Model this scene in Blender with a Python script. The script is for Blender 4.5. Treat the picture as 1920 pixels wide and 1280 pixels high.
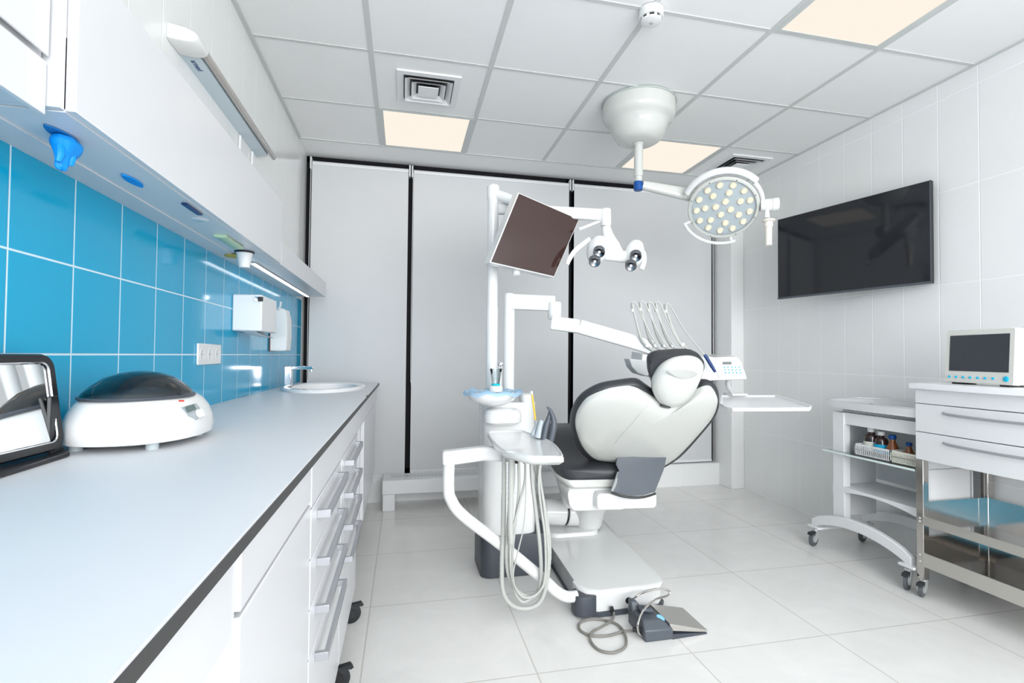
import bpy, math, random
from mathutils import Vector, Matrix
random.seed(4)
for o in list(bpy.data.objects): bpy.data.objects.remove(o)
SC = bpy.context.scene
COL = SC.collection

# ------------------------------------------------------------------ camera
F_PX, YAW, PITCH, ROLL = 968.8, 0.2243016, 0.0233715, 0.0082241
CAM = Vector((0.779108, -3.820877, 1.105))
SHX, SHY = 18.81, 4.26
fw = Vector((math.sin(YAW)*math.cos(PITCH), math.cos(YAW)*math.cos(PITCH), math.sin(PITCH)))
rt = Vector((math.cos(YAW), -math.sin(YAW), 0)); up = rt.cross(fw)
rt2 = rt*math.cos(ROLL)+up*math.sin(ROLL); up2 = -rt*math.sin(ROLL)+up*math.cos(ROLL)
cd = bpy.data.cameras.new('camera'); cam = bpy.data.objects.new('camera', cd); COL.objects.link(cam)
M = Matrix((rt2, up2, -fw)).transposed().to_4x4(); M.translation = CAM
cam.matrix_world = M
cd.sensor_width = 36; cd.lens = F_PX/1920*36; cd.shift_x = -SHX/1920; cd.shift_y = SHY/1920; cd.clip_start = .01
SC.camera = cam

# ------------------------------------------------------------------ world, exposure, added fill light
SC.view_settings.view_transform = 'Standard'; SC.view_settings.look = 'None'
SC.view_settings.gamma = 1; SC.view_settings.use_curve_mapping = False
SC.view_settings.exposure = 0.2
w = bpy.data.worlds.new('night'); SC.world = w; w.use_nodes = True
w.node_tree.nodes['Background'].inputs[0].default_value = (.02, .025, .035, 1)
w.node_tree.nodes['Background'].inputs[1].default_value = 1
PANEL = 1.0
def area(name, loc, rot, sx, sy, power, col):
    l = bpy.data.lights.new(name, 'AREA'); l.shape = 'RECTANGLE'; l.size = sx; l.size_y = sy
    l.energy = power; l.color = col
    o = bpy.data.objects.new(name, l); COL.objects.link(o); o.location = loc; o.rotation_euler = rot
    return o
# fill lights added behind the camera, outside and inside an invented rear window
area('rear_fill_far', (1.9, -9.0, 2.0), (math.pi/2, 0, 0), 6.0, 4.0, 400, (.97, .985, 1))
area('rear_fill_near', (1.85, -5.36, 1.55), (math.pi/2, 0, 0), 2.9, 1.8, 82, (.95, .975, 1))

# ------------------------------------------------------------------ helpers
def at(px, py, ax, val):
    "world point seen at a photograph pixel, on the plane coordinate[ax] = val"
    d = rt2*((px-960-SHX)/F_PX) + up2*(-(py-640-SHY)/F_PX) + fw
    t = (val-CAM[ax])/d[ax]
    return CAM + d*t
def onplane(px, py, o, n):
    d = rt2*((px-960-SHX)/F_PX) + up2*(-(py-640-SHY)/F_PX) + fw
    t = (Vector(o)-CAM).dot(n)/d.dot(n)
    return CAM + d*t

class MB:
    def __init__(s): s.v = []; s.f = []
    def add(s, vs, fs):
        b = len(s.v); s.v += [Vector(v) for v in vs]; s.f += [[i+b for i in f] for f in fs]; return s
    def box(s, x0, x1, y0, y1, z0, z1):
        return s.add([(x0,y0,z0),(x1,y0,z0),(x1,y1,z0),(x0,y1,z0),(x0,y0,z1),(x1,y0,z1),(x1,y1,z1),(x0,y1,z1)],
                     [(3,2,1,0),(4,5,6,7),(0,1,5,4),(1,2,6,5),(2,3,7,6),(3,0,4,7)])
    def obox(s, c, sx, sy, sz, m=None):
        m = m or Matrix.Identity(3); c = Vector(c); b = MB().box(-sx/2,sx/2,-sy/2,sy/2,-sz/2,sz/2)
        return s.add([c + m@v for v in b.v], b.f)
    def loft(s, rings, cap=True, close=False):
        n = len(rings[0]); vs = [p for r in rings for p in r]; fs = []
        R = len(rings)
        for i in range(R if close else R-1):
            a = i*n; b = ((i+1) % R)*n
            for j in range(n):
                k = (j+1) % n; fs.append((a+j, a+k, b+k, b+j))
        if cap and not close:
            fs.append(tuple(reversed(range(n)))); fs.append(tuple(range((R-1)*n, R*n)))
        return s.add(vs, fs)
    def tube(s, pts, r, n=12, smooth=0, close=False, flat=None):
        pts = [Vector(p) for p in pts]
        if smooth: 
            rr = r if isinstance(r, (list, tuple)) else None
            pts, idx = catmull(pts, smooth, close)
            if rr: r = [rr[min(int(t), len(rr)-1)]*(1-(t-int(t))) + rr[min(int(t)+1, len(rr)-1)]*(t-int(t)) for t in idx]
        N = len(pts); rings = []
        T0 = (pts[1]-pts[0]).normalized()
        ref = Vector((0,0,1)) if abs(T0.z) < .9 else Vector((1,0,0))
        U = T0.cross(ref).normalized()
        for i in range(N):
            if close: T = (pts[(i+1)%N]-pts[i-1]).normalized()
            else: T = (pts[min(i+1,N-1)]-pts[max(i-1,0)]).normalized()
            U = (U - T*U.dot(T)).normalized(); V = T.cross(U)
            ri = r[i] if isinstance(r, (list, tuple)) else r
            e = flat or (1, 1)
            rings.append([pts[i] + U*ri*e[0]*math.cos(2*math.pi*k/n) + V*ri*e[1]*math.sin(2*math.pi*k/n) for k in range(n)])
        return s.loft(rings, close=close)
    def lathe(s, prof, o=(0,0,0), ax=(0,0,1), n=32, cap=True):
        o = Vector(o); ax = Vector(ax).normalized()
        ref = Vector((1,0,0)) if abs(ax.x) < .9 else Vector((0,1,0))
        U = (ref-ax*ref.dot(ax)).normalized(); V = ax.cross(U)
        return s.loft([[o+ax*h+(U*math.cos(2*math.pi*k/n)+V*math.sin(2*math.pi*k/n))*max(r,1e-5) for k in range(n)] for r, h in prof], cap=cap)
    def prism(s, pts, d, bev=0):
        "outline of 3D points extruded by vector d"
        d = Vector(d); return s.loft([[Vector(p) for p in pts], [Vector(p)+d for p in pts]])
    def xf(s, m): s.v = [m@v for v in s.v]; return s

def catmull(p, k, close=False):
    out = []; idx = []; n = len(p)
    for i in range(n if close else n-1):
        if close: a, b, c, d = p[i-1], p[i], p[(i+1)%n], p[(i+2)%n]
        else: a, b, c, d = p[max(i-1,0)], p[i], p[i+1], p[min(i+2,n-1)]
        for j in range(k):
            t = j/k
            out.append(.5*((2*b)+(c-a)*t+(2*a-5*b+4*c-d)*t*t+(3*b-a-3*c+d)*t**3)); idx.append(i+t)
    if not close: out.append(p[-1].copy()); idx.append(n-1)
    return out, idx
def rrect(w, h, r, n=5, cx=0, cy=0):
    o = []
    for sx, sy, a in ((1,1,0),(-1,1,90),(-1,-1,180),(1,-1,270)):
        for k in range(n+1):
            t = math.radians(a+90*k/n); o.append((cx+sx*(w/2-r)+r*math.cos(t), cy+sy*(h/2-r)+r*math.sin(t)))
    return o
def scale_ring(pts, f, c=None):
    c = c or sum((Vector(p) for p in pts), Vector())/len(pts)
    return [c+(Vector(p)-c)*f for p in pts]

def mesh(name, mb, mat, parent=None, bevel=0, ang=35, smooth=True, seg=2, sub=0):
    me = bpy.data.meshes.new(name); me.from_pydata([tuple(v) for v in mb.v], [], mb.f); me.validate()
    import bmesh
    bm = bmesh.new(); bm.from_mesh(me); bmesh.ops.remove_doubles(bm, verts=bm.verts, dist=1e-6)
    bmesh.ops.recalc_face_normals(bm, faces=bm.faces); bm.to_mesh(me); bm.free()
    if smooth:
        me.shade_smooth(); me.set_sharp_from_angle(angle=math.radians(ang))
    o = bpy.data.objects.new(name, me); COL.objects.link(o)
    if parent:
        o.parent = parent; o.matrix_parent_inverse = parent.matrix_world.inverted()
        if parent.parent or True:
            o.matrix_parent_inverse = WM(parent).inverted()
    if mat: me.materials.append(mat)
    if bevel:
        b = o.modifiers.new('bevel', 'BEVEL'); b.width = bevel; b.segments = seg; b.limit_method = 'ANGLE'; b.angle_limit = math.radians(40); b.harden_normals = False
    if sub:
        b = o.modifiers.new('sub', 'SUBSURF'); b.levels = sub; b.render_levels = sub
    return o
def WM(o):
    return (WM(o.parent)@o.matrix_parent_inverse@o.matrix_basis) if o.parent else o.matrix_basis.copy()
def tag(o, label, cat=None, group=None, kind=None):
    if label: o['label'] = label
    if cat: o['category'] = cat
    if group: o['group'] = group
    if kind: o['kind'] = kind
    return o
def thing(name, loc, label, cat, group=None):
    o = bpy.data.objects.new(name, None); COL.objects.link(o); o.location = loc; o.empty_display_size = .05
    return tag(o, label, cat, group)
def struct(name, mb, mat, **k):
    return tag(mesh(name, mb, mat, **k), None, kind='structure')
def copy_tree(o, parent=None):
    c = o.copy(); COL.objects.link(c); c.parent = parent
    for ch in [x for x in o.children]: copy_tree(ch, c)
    return c

# ------------------------------------------------------------------ materials
def mat(name, col, rough=.4, metal=0, spec=.5, emit=None, es=1, alpha=1, trans=0, ior=1.45, coat=0, var=.015, bump=0, bscale=60):
    m = bpy.data.materials.new(name); m.use_nodes = True; nt = m.node_tree; b = nt.nodes['Principled BSDF']
    b.inputs['Base Color'].default_value = (*col, 1); b.inputs['Roughness'].default_value = rough
    b.inputs['Metallic'].default_value = metal; b.inputs['Specular IOR Level'].default_value = spec
    b.inputs['IOR'].default_value = ior; b.inputs['Transmission Weight'].default_value = trans
    b.inputs['Coat Weight'].default_value = coat; b.inputs['Alpha'].default_value = alpha
    if emit: b.inputs['Emission Color'].default_value = (*emit, 1); b.inputs['Emission Strength'].default_value = es
    if not trans and not emit:
        tc = nt.nodes.new('ShaderNodeTexCoord'); nz = nt.nodes.new('ShaderNodeTexNoise'); nz.inputs['Scale'].default_value = 9
        nt.links.new(tc.outputs['Object'], nz.inputs['Vector'])
        mx = nt.nodes.new('ShaderNodeMix'); mx.data_type = 'RGBA'
        mx.inputs[6].default_value = (*[max(0, c*(1-var)) for c in col], 1); mx.inputs[7].default_value = (*[min(1, c*(1+var)) for c in col], 1)
        nt.links.new(nz.outputs['Fac'], mx.inputs[0]); nt.links.new(mx.outputs[2], b.inputs['Base Color'])
        if bump:
            n2 = nt.nodes.new('ShaderNodeTexNoise'); n2.inputs['Scale'].default_value = bscale
            nt.links.new(tc.outputs['Object'], n2.inputs['Vector'])
            bp = nt.nodes.new('ShaderNodeBump'); bp.inputs['Strength'].default_value = bump; bp.inputs['Distance'].default_value = .002
            nt.links.new(n2.outputs['Fac'], bp.inputs['Height']); nt.links.new(bp.outputs[0], b.inputs['Normal'])
    return m
def tiled(name, col, grout, ax, size, off, wd, rough=.2, marble=0, per_tile=.0, bump=.6):
    m = mat(name, col, rough); nt = m.node_tree; N = nt.nodes; L = nt.links; b = N['Principled BSDF']
    tc = N.new('ShaderNodeTexCoord'); sp = N.new('ShaderNodeSeparateXYZ'); L.new(tc.outputs['Object'], sp.inputs[0])
    def mth(op, a, c=None):
        n = N.new('ShaderNodeMath'); n.operation = op
        for i, v in enumerate((a, c)):
            if v is None: continue
            if isinstance(v, (int, float)): n.inputs[i].default_value = v
            else: L.new(v, n.inputs[i])
        return n.outputs[0]
    ms = []
    for a, s_, o_ in zip(ax, size, off):
        u = mth('DIVIDE', mth('SUBTRACT', sp.outputs[a], o_), s_)
        fr = mth('FRACT', mth('ADD', u, 50)); d = mth('MULTIPLY', mth('MINIMUM', fr, mth('SUBTRACT', 1, fr)), s_)
        ms.append(d)
    d = mth('MINIMUM', *ms)
    mp = N.new('ShaderNodeMapRange'); mp.inputs[1].default_value = wd*.35; mp.inputs[2].default_value = wd*.65; L.new(d, mp.inputs[0])
    base = N.new('ShaderNodeMix'); base.data_type = 'RGBA'
    nz = N.new('ShaderNodeTexNoise'); nz.inputs['Scale'].default_value = 3.5; nz.inputs['Detail'].default_value = 9; nz.inputs['Roughness'].default_value = .65
    nz.inputs['Distortion'].default_value = 1.2 if marble else 0
    L.new(tc.outputs['Object'], nz.inputs['Vector'])
    k = marble or .01
    base.inputs[6].default_value = (*[c*(1-k) for c in col], 1); base.inputs[7].default_value = (*[min(1, c*(1+k)) for c in col], 1)
    cr = N.new('ShaderNodeMapRange'); cr.inputs[1].default_value = .3; cr.inputs[2].default_value = .7; L.new(nz.outputs['Fac'], cr.inputs[0])
    L.new(cr.outputs[0], base.inputs[0])
    mx = N.new('ShaderNodeMix'); mx.data_type = 'RGBA'; mx.inputs[6].default_value = (*grout, 1)
    L.new(mp.outputs[0], mx.inputs[0]); L.new(base.outputs[2], mx.inputs[7]); L.new(mx.outputs[2], b.inputs['Base Color'])
    bp = N.new('ShaderNodeBump'); bp.inputs['Strength'].default_value = bump; bp.inputs['Distance'].default_value = .0015
    L.new(mp.outputs[0], bp.inputs['Height']); L.new(bp.outputs[0], b.inputs['Normal'])
    return m
W_CAB = mat('white_lacquer', (.69, .695, .715), .3)
W_PLA = mat('white_plastic', (.76, .765, .76), .22, coat=.3)
W_SHELL = mat('cream_white_shell', (.60, .61, .58), .18, coat=.4)
W_MET = mat('white_enamelled_metal', (.78, .79, .80), .3)
W_HOSE = mat('pale_grey_hose', (.47, .48, .455), .45)
COUNTER = mat('white_laminate', (.71, .715, .735), .45, bump=.05)
EDGE = mat('dark_laminate_core', (.045, .045, .045), .5)
LEATHER = mat('charcoal_vinyl', (.035, .037, .042), .42, bump=.12, bscale=400)
GREYP = mat('slate_grey_plastic', (.078, .09, .108), .4)
DGREY = mat('dark_grey_plastic', (.058, .066, .082), .4)
BLACK = mat('black_plastic', (.012, .012, .014), .35)
RUBBER = mat('dark_rubber', (.02, .022, .025), .6)
GREYR = mat('grey_rubber', (.10, .11, .12), .5)
ALU = mat('brushed_aluminium', (.50, .51, .54), .38, metal=.75)
CHROME = mat('polished_chrome', (.82, .82, .84), .06, metal=1)
STEEL = mat('polished_stainless_steel', (.60, .57, .54), .10, metal=1)
BSTEEL = mat('brushed_stainless_steel', (.62, .60, .56), .3, metal=.9)
ZINC = mat('zinc_castor_metal', (.72, .73, .74), .35, metal=.5)
SCREEN = mat('black_glass_screen', (.012, .014, .018), .06, spec=.6)
MIRROR = mat('mirror_silver', (.85, .87, .87), .02, metal=1)
GLOVE = mat('blue_nitrile', (.0, .28, .80), .5)
GLOVED = mat('blue_box_liner', (.01, .18, .50), .6)
BLUE = mat('blue_plastic', (.0, .07, .30), .35)
NAVY = mat('navy_silicone', (.015, .045, .16), .4)
CYAN = mat('cyan_silicone', (.0, .48, .75), .4)
CYANP = mat('teal_print', (.0, .55, .62), .5)
PALECY = mat('pale_cyan_print', (.08, .45, .60), .5)
AMBER = mat('amber_glass', (.22, .06, .01), .08, coat=.5)
DAMBER = mat('dark_brown_glass', (.03, .012, .01), .08, coat=.5)
LABEL_B = mat('blue_paper_label', (.01, .42, .70), .6)
LABEL_W = mat('white_paper_label', (.72, .72, .66), .7)
LABEL_Y = mat('yellow_paper_label', (.80, .48, .10), .7)
YELLOW = mat('yellow_plastic', (.80, .48, .06), .4)
GREENP = mat('pale_green_plastic', (.45, .62, .42), .4)
OCHRE = mat('mustard_liner', (.55, .42, .05), .5)
PAPER = mat('white_tissue_paper', (.85, .85, .85), .9)
BIB = mat('pale_blue_film', (.35, .62, .88), .4, alpha=.55)
CERAM = mat('white_ceramic', (.88, .88, .88), .08, coat=.5)
def glass(name, col, rough=.02, ior=1.5):
    m = bpy.data.materials.new(name); m.use_nodes = True; nt = m.node_tree; N = nt.nodes
    N.remove(N['Principled BSDF']); t = N.new('ShaderNodeBsdfTransparent'); t.inputs[0].default_value = (*col, 1)
    g = N.new('ShaderNodeBsdfGlossy'); g.inputs['Roughness'].default_value = rough; g.inputs[0].default_value = (.9, .9, .9, 1)
    fr = N.new('ShaderNodeFresnel'); fr.inputs[0].default_value = ior
    mx = N.new('ShaderNodeMixShader'); nt.links.new(fr.outputs[0], mx.inputs[0]); nt.links.new(t.outputs[0], mx.inputs[1]); nt.links.new(g.outputs[0], mx.inputs[2])
    nt.links.new(mx.outputs[0], N['Material Output'].inputs[0]); return m
CLEAR = glass('clear_plastic', (.90, .93, .94))
SMOKE = glass('smoked_acrylic', (.30, .34, .36))
GLASS = glass('pale_green_glass', (.96, .99, .975), .1, 1.2)
def emis(name, col, s):
    m = bpy.data.materials.new(name); m.use_nodes = True; nt = m.node_tree; nt.nodes.remove(nt.nodes['Principled BSDF'])
    e = nt.nodes.new('ShaderNodeEmission'); e.inputs[0].default_value = (*col, 1); e.inputs[1].default_value = s
    nt.links.new(e.outputs[0], nt.nodes['Material Output'].inputs[0]); return m
PANELM = emis('lit_diffuser', (.87, .79, .69), PANEL)
LEDM = emis('lit_led_strip', (.93, .97, 1), 4)
LEDW = emis('lit_warm_led', (1, .86, .66), 1.1)
LENS = mat('warm_lens', (.86, .76, .58), .15, coat=.5)
LEDB = emis('lit_blue_indicator', (.25, .6, 1), 1.2)

# ------------------------------------------------------------------ the room
XL, XR, YB, YF, H = .045, 3.595, .34, -5.4, 2.6
WTILE = (.84, .85, .845)
WGROUT = (.95, .95, .95)
struct('floor', MB().box(XL-.1, XR+.1, YF-.1, YB+.1, -.1, 0),
       tiled('floor_porcelain', (.80, .795, .775), (.60, .57, .53), (0, 1), (.597, .612), (.649, -.831), .005, .22, marble=.045, bump=.2), smooth=False)
wl_m = tiled('white_wall_tile_left', WTILE, WGROUT, (1, 2), (.2, .5), (-.255, .0), .006, .16)
bl_m = tiled('blue_wall_tile', (.0, .355, .60), (.62, .80, .88), (1, 2), (.2, .2), (-.255, .1), .0045, .12)
struct('wall_left', MB().box(XL-.1, XL, YF, YB, 0, .9).box(XL-.1, XL, YF, YB, 1.5, 2.62), wl_m, smooth=False)
struct('trim_1', MB().box(XL-.1, XL, YF, .20, .9, 1.5), bl_m, smooth=False)
struct('trim_2', MB().box(XL-.1, XL, .20, YB, .9, 1.5), wl_m, smooth=False)
struct('wall_right', MB().box(XR, XR+.1, YF, YB, 0, 2.62), tiled('white_wall_tile_right', WTILE, WGROUT, (1, 2), (.204, .5), (-.181, .004), .006, .16), smooth=False)
PAINT = mat('white_paint', (.86, .865, .86), .5)
# back wall: sill under the glazing, column at the right
struct('wall_back', MB().box(XL, XR, .215, .34, 0, .185), tiled('white_sill_tile', WTILE, WGROUT, (0, 2), (.6, .5), (.1, .0), .003, .2), smooth=False)
struct('wall_back_column', MB().box(3.475, XR, .04, .34, 0, 2.6), PAINT, bevel=.004)
NIGHT = mat('night_black_glazing', (.004, .005, .007), .08, spec=.15)
wn = struct('window_1', MB().box(XL, 3.475, .335, .36, .185, 2.6), NIGHT, smooth=False)
fr = MB()
for x in (XL+.02, .815, 2.12, 3.455): fr.box(x-.022, x+.022, .315, .335, .185, 2.6)
fr.box(XL, 3.475, .315, .335, 2.555, 2.6).box(XL, 3.475, .315, .335, .185, .225)
mesh('window_frame', fr, mat('black_window_frame', (.006, .006, .008), .6, spec=.2), wn)
# unseen rear wall; its window is added to let the fill light in
struct('wall_rear', MB().box(XL, .30, YF-.1, YF, 0, 2.6).box(3.40, XR, YF-.1, YF, 0, 2.6).box(.30, 3.40, YF-.1, YF, 0, .6).box(.30, 3.40, YF-.1, YF, 2.5, 2.6), PAINT, smooth=False)
w2 = MB()
for x in (.30, 1.83, 3.36): w2.box(x, x+.04, YF-.06, YF-.02, .6, 2.5)
w2.box(.30, 3.40, YF-.06, YF-.02, .6, .64).box(.30, 3.40, YF-.06, YF-.02, 2.46, 2.5)
struct('added_rear_window', w2, W_MET, smooth=False)
# ceiling
CT = mat('mineral_ceiling_tile', (.88, .885, .88), .7, bump=.25, bscale=500)
BAR = mat('ceiling_grid_bar', (.60, .62, .61), .45)
lamps = [(.6, -.6, -.02), (2.4, -.6, -.02), (2.4, -2.4, -1.8), (.6, -2.4, -1.8), (2.4, -4.2, -3.6), (.6, -4.2, -3.6)]
cl = MB().box(XL-.1, XR+.1, YF-.1, YB+.1, 2.6035, 2.7).box(XL, 3.6, -.02, YB, 2.6, 2.6036)
struct('ceiling', cl, CT, smooth=False)
bars = MB()
for k in range(1, 6): bars.box(.6*k-.012, .6*k+.012, YF, -.02, 2.600, 2.604)
for r in range(1, 10): bars.box(XL, XR, -.6*r-.009, -.6*r+.009, 2.6005, 2.604)
bars.box(XL, XL+.022, YF, -.02, 2.598, 2.604).box(XR-.02, XR, YF, -.02, 2.598, 2.604).box(XL, XR, -.03, -.014, 2.597, 2.604)
struct('trim_3', bars, BAR, smooth=False)
for i, (x, y0, y1) in enumerate(lamps):
    places = ['over the window side, left of the vent row, near the blinds', 'at the far end, behind the surgical lamp pole', 'cut off by the top right edge of the photo',
              'over the worktop, above the picture', 'behind the camera on the right', 'behind the camera on the left']
    labs = ['square warm lit ceiling panel beside the left air vent, above the blinds', 'square warm lit ceiling panel behind the surgical lamp pole, beside the right air vent',
            'large near warm lit ceiling panel cut by the top of the photo', 'warm lit ceiling panel above the worktop', 'warm lit ceiling panel nearest the rear wall, right', 'warm lit ceiling panel nearest the rear wall, left']
    t = thing('ceiling_light', (x+.3, (y0+y1)/2, 2.6), labs[i], 'ceiling light', 'lit ceiling panels')
    a, b, c, d = x+.012, x+.588, y0+.009, y1-.009 if y1 < -.1 else y1-.012
    f = MB(); e = .022
    f.box(a, a+e, c, d, 2.599, 2.6035).box(b-e, b, c, d, 2.599, 2.6035).box(a+e, b-e, c, c+.012, 2.599, 2.6035).box(a+e, b-e, d-.012, d, 2.599, 2.6035)
    mesh('frame', f, BAR, t)
    mesh('diffuser', MB().box(a+e, b-e, c+.012, d-.012, 2.6012, 2.6032), PANELM, t)
def vent(cx, cy, label):
    t = thing('ceiling_vent', (cx, cy, 2.61), label, 'air vent', 'square ceiling vents')
    f = MB(); s = .17
    def ring(mb, o, i, z0, z1):
        mb.loft([[Vector((cx+a*o, cy+b*o, z0)) for a, b in ((-1,-1),(1,-1),(1,1),(-1,1))],
                 [Vector((cx+a*i, cy+b*i, z1)) for a, b in ((-1,-1),(1,-1),(1,1),(-1,1))],
                 [Vector((cx+a*(i-.004), cy+b*(i-.004), z1+.002)) for a, b in ((-1,-1),(1,-1),(1,1),(-1,1))],
                 [Vector((cx+a*(o-.004), cy+b*(o-.004), z0+.004)) for a, b in ((-1,-1),(1,-1),(1,1),(-1,1))]], close=True)
    mesh('backing', MB().box(cx-.135, cx+.135, cy-.135, cy+.135, 2.6015, 2.603), BLACK, t)
    f.box(cx-s, cx+s, cy-s, cy-.135, 2.594, 2.6034).box(cx-s, cx+s, cy+.135, cy+s, 2.594, 2.6034).box(cx-s, cx-.135, cy-.135, cy+.135, 2.594, 2.6034).box(cx+.135, cx+s, cy-.135, cy+.135, 2.594, 2.6034)
    mesh('frame', f, W_MET, t)
    for o, i in ((.128, .105), (.092, .07)):
        g = MB(); ring(g, o, i, 2.580, 2.599); mesh('louvre', g, W_MET, t)
    mesh('core_plate', MB().box(cx-.055, cx+.055, cy-.055, cy+.055, 2.580, 2.585), W_MET, t)
vent(.892, -.90, 'white square air vent on the ceiling in front of the left lit panel')
vent(3.285, -.325, 'white square air vent on the ceiling in the far right corner')

# ------------------------------------------------------------------ blinds
BL = mat('blind_fabric', (.66, .67, .68), .85, bump=.15, bscale=900)
for i, (x0, x1, zb) in enumerate(((.092, .795, .165), (.835, 2.105, .195), (2.15, 3.435, .19))):
    lab = ['pale grey roller blind, narrow left one beside the washbasin', 'pale grey roller blind, wide middle one behind the column with the screen', 'pale grey roller blind, right one behind the chair and the round lamp'][i]
    t = thing('roller_blind', ((x0+x1)/2, .29, zb), lab, 'roller blind', 'roller blinds across the window')
    yb = .262 if i == 0 else .27
    mesh('fabric', MB().box(x0, x1, yb, yb+.002, zb+.02, 2.52), BL, t)
    mesh('roller_tube', MB().lathe([(.02, 0), (.02, x1-x0)], (x0, yb+.02, 2.535), (1,0,0)), W_MET, t)
    mesh('bottom_rail', MB().box(x0, x1, yb-.006, yb+.008, zb, zb+.024), W_MET, t, bevel=.003)
    mesh('bracket', MB().box(x0-.016, x0-.004, yb-.005, .315, 2.49, 2.58), W_MET, t, bevel=.002)
    mesh('bracket', MB().box(x1+.004, x1+.016, yb-.005, .315, 2.49, 2.58), W_MET, t, bevel=.002)
    cx = x0-.008 if i == 0 else x0-.004
    if i == 2: cx = x1+.012
    mesh('bead_chain', MB().tube([(cx, yb-.006, 2.52), (cx-.002, yb-.01, 1.6), (cx, yb-.01, .95), (cx+.004, yb-.004, .92), (cx+.006, yb, 1.0), (cx+.006, yb+.012, 2.52)], .0022, 6, 4), W_MET, t)

# convector / radiator cover under the blinds
t = thing('floor_convector', (1.4, .1, 0), 'long low white convector heater on feet below the left and middle blinds', 'heater')
mesh('casing', MB().box(.640, 2.30, -.03, .19, .115, .215), W_MET, t, bevel=.006)
g = MB()
for k in range(60): g.box(.70+k*.026, .70+k*.026+.02, .04, .15, .2155, .2175)
mesh('grille', g, mat('grey_grille', (.62, .64, .65), .4), t)
for x in (.645, 2.2): mesh('foot', MB().box(x, x+.085, -.028, .18, 0, .115), W_MET, t, bevel=.003)

# ------------------------------------------------------------------ worktop and base units on the left
wt = thing('worktop', (.32, -2, .9), 'long white worktop with a dark edge running along the blue tiled wall', 'worktop')
def disc_hole_top(x0, x1, y0, y1, cx, cy, rx, ry, z0, z1, n=48):
    mb = MB(); ring = []; out = []
    for k in range(n):
        a = 2*math.pi*k/n; c, s = math.cos(a), math.sin(a)
        ring.append((cx+rx*c, cy+ry*s))
        tx = ((x1-cx) if c > 0 else (x0-cx))/c if abs(c) > 1e-6 else 1e9
        ty = ((y1-cy) if s > 0 else (y0-cy))/s if abs(s) > 1e-6 else 1e9
        q = min(tx, ty); out.append((cx+c*q, cy+s*q))
    rs = [[Vector((*p, z1)) for p in ring], [Vector((*p, z1)) for p in out], [Vector((*p, z0)) for p in out], [Vector((*p, z0)) for p in ring]]
    return mb.loft(rs, close=True)
SX, SY = .325, -.56
mesh('laminate_top', MB().box(XL, .604, YF+.02, -1.2, .898, .902).add(*(lambda q: (q.v, q.f))(disc_hole_top(XL, .604, -1.2, .10, SX, SY, .185, .33, .898, .902))), COUNTER, wt, smooth=False)
mesh('dark_edge', MB().box(XL, .606, YF+.02, -1.2, .883, .898).box(.52, .606, -1.2, .10, .883, .898), EDGE, wt, smooth=False)
fas = thing('worktop_fascia', (.59, -1.2, .83), 'continuous white fascia panel under the worktop edge', 'fascia panel')
mesh('panel', MB().box(.575, .590, -2.632, .10, .775, .883), W_CAB, fas, bevel=.0015)
ap = thing('knee_space_apron', (.58, -4.2, .83), 'white apron panel over the open knee space nearest the camera', 'apron panel')
mesh('panel', MB().box(.570, .588, -3.795, -3.155, .775, .883), W_CAB, ap, bevel=.0015)
kb = mesh('side_panel', MB().box(.10, .585, -3.152, -3.134, 0, .883), W_CAB, bevel=.001); tag(kb, 'white upright end panel between the knee space and the cupboard', 'panel')
c0 = thing('base_cupboard', (.33, -4.55, 0), 'unseen white cupboard added behind the camera to shade the knee space', 'cupboard')  # unseen, added to keep the rear fill light out of the knee space
mesh('body', MB().box(.06, .570, -5.35, -3.80, .06, .882), W_CAB, c0)
mesh('door', MB().box(.571, .590, -4.57, -3.80, .07, .774), W_CAB, c0, bevel=.0015)
c1 = thing('base_cupboard', (.33, -2.88, 0), 'white base cupboard with a drawer over a plain door, nearest the camera', 'cupboard')
mesh('body', MB().box(.06, .570, -3.130, -2.642, .06, .882), W_CAB, c1)
mesh('drawer_front', MB().box(.571, .590, -3.128, -2.645, .792, .882), W_CAB, c1, bevel=.0015)
mesh('door', MB().box(.571, .590, -3.128, -2.645, .07, .785), W_CAB, c1, bevel=.0015)
mesh('plinth', MB().box(.10, .54, -3.13, -2.645, 0, .06), W_CAB, c1)
def pull(parent, y0, y1, z, x=.590):
    m = MB(); m.box(x, x+.030, y0, y0+.012, z-.009, z+.009).box(x, x+.030, y1-.012, y1, z-.009, z+.009).box(x+.020, x+.030, y0+.012, y1-.012, z-.009, z+.009)
    return mesh('handle', m, ALU, parent, bevel=.001)
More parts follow.
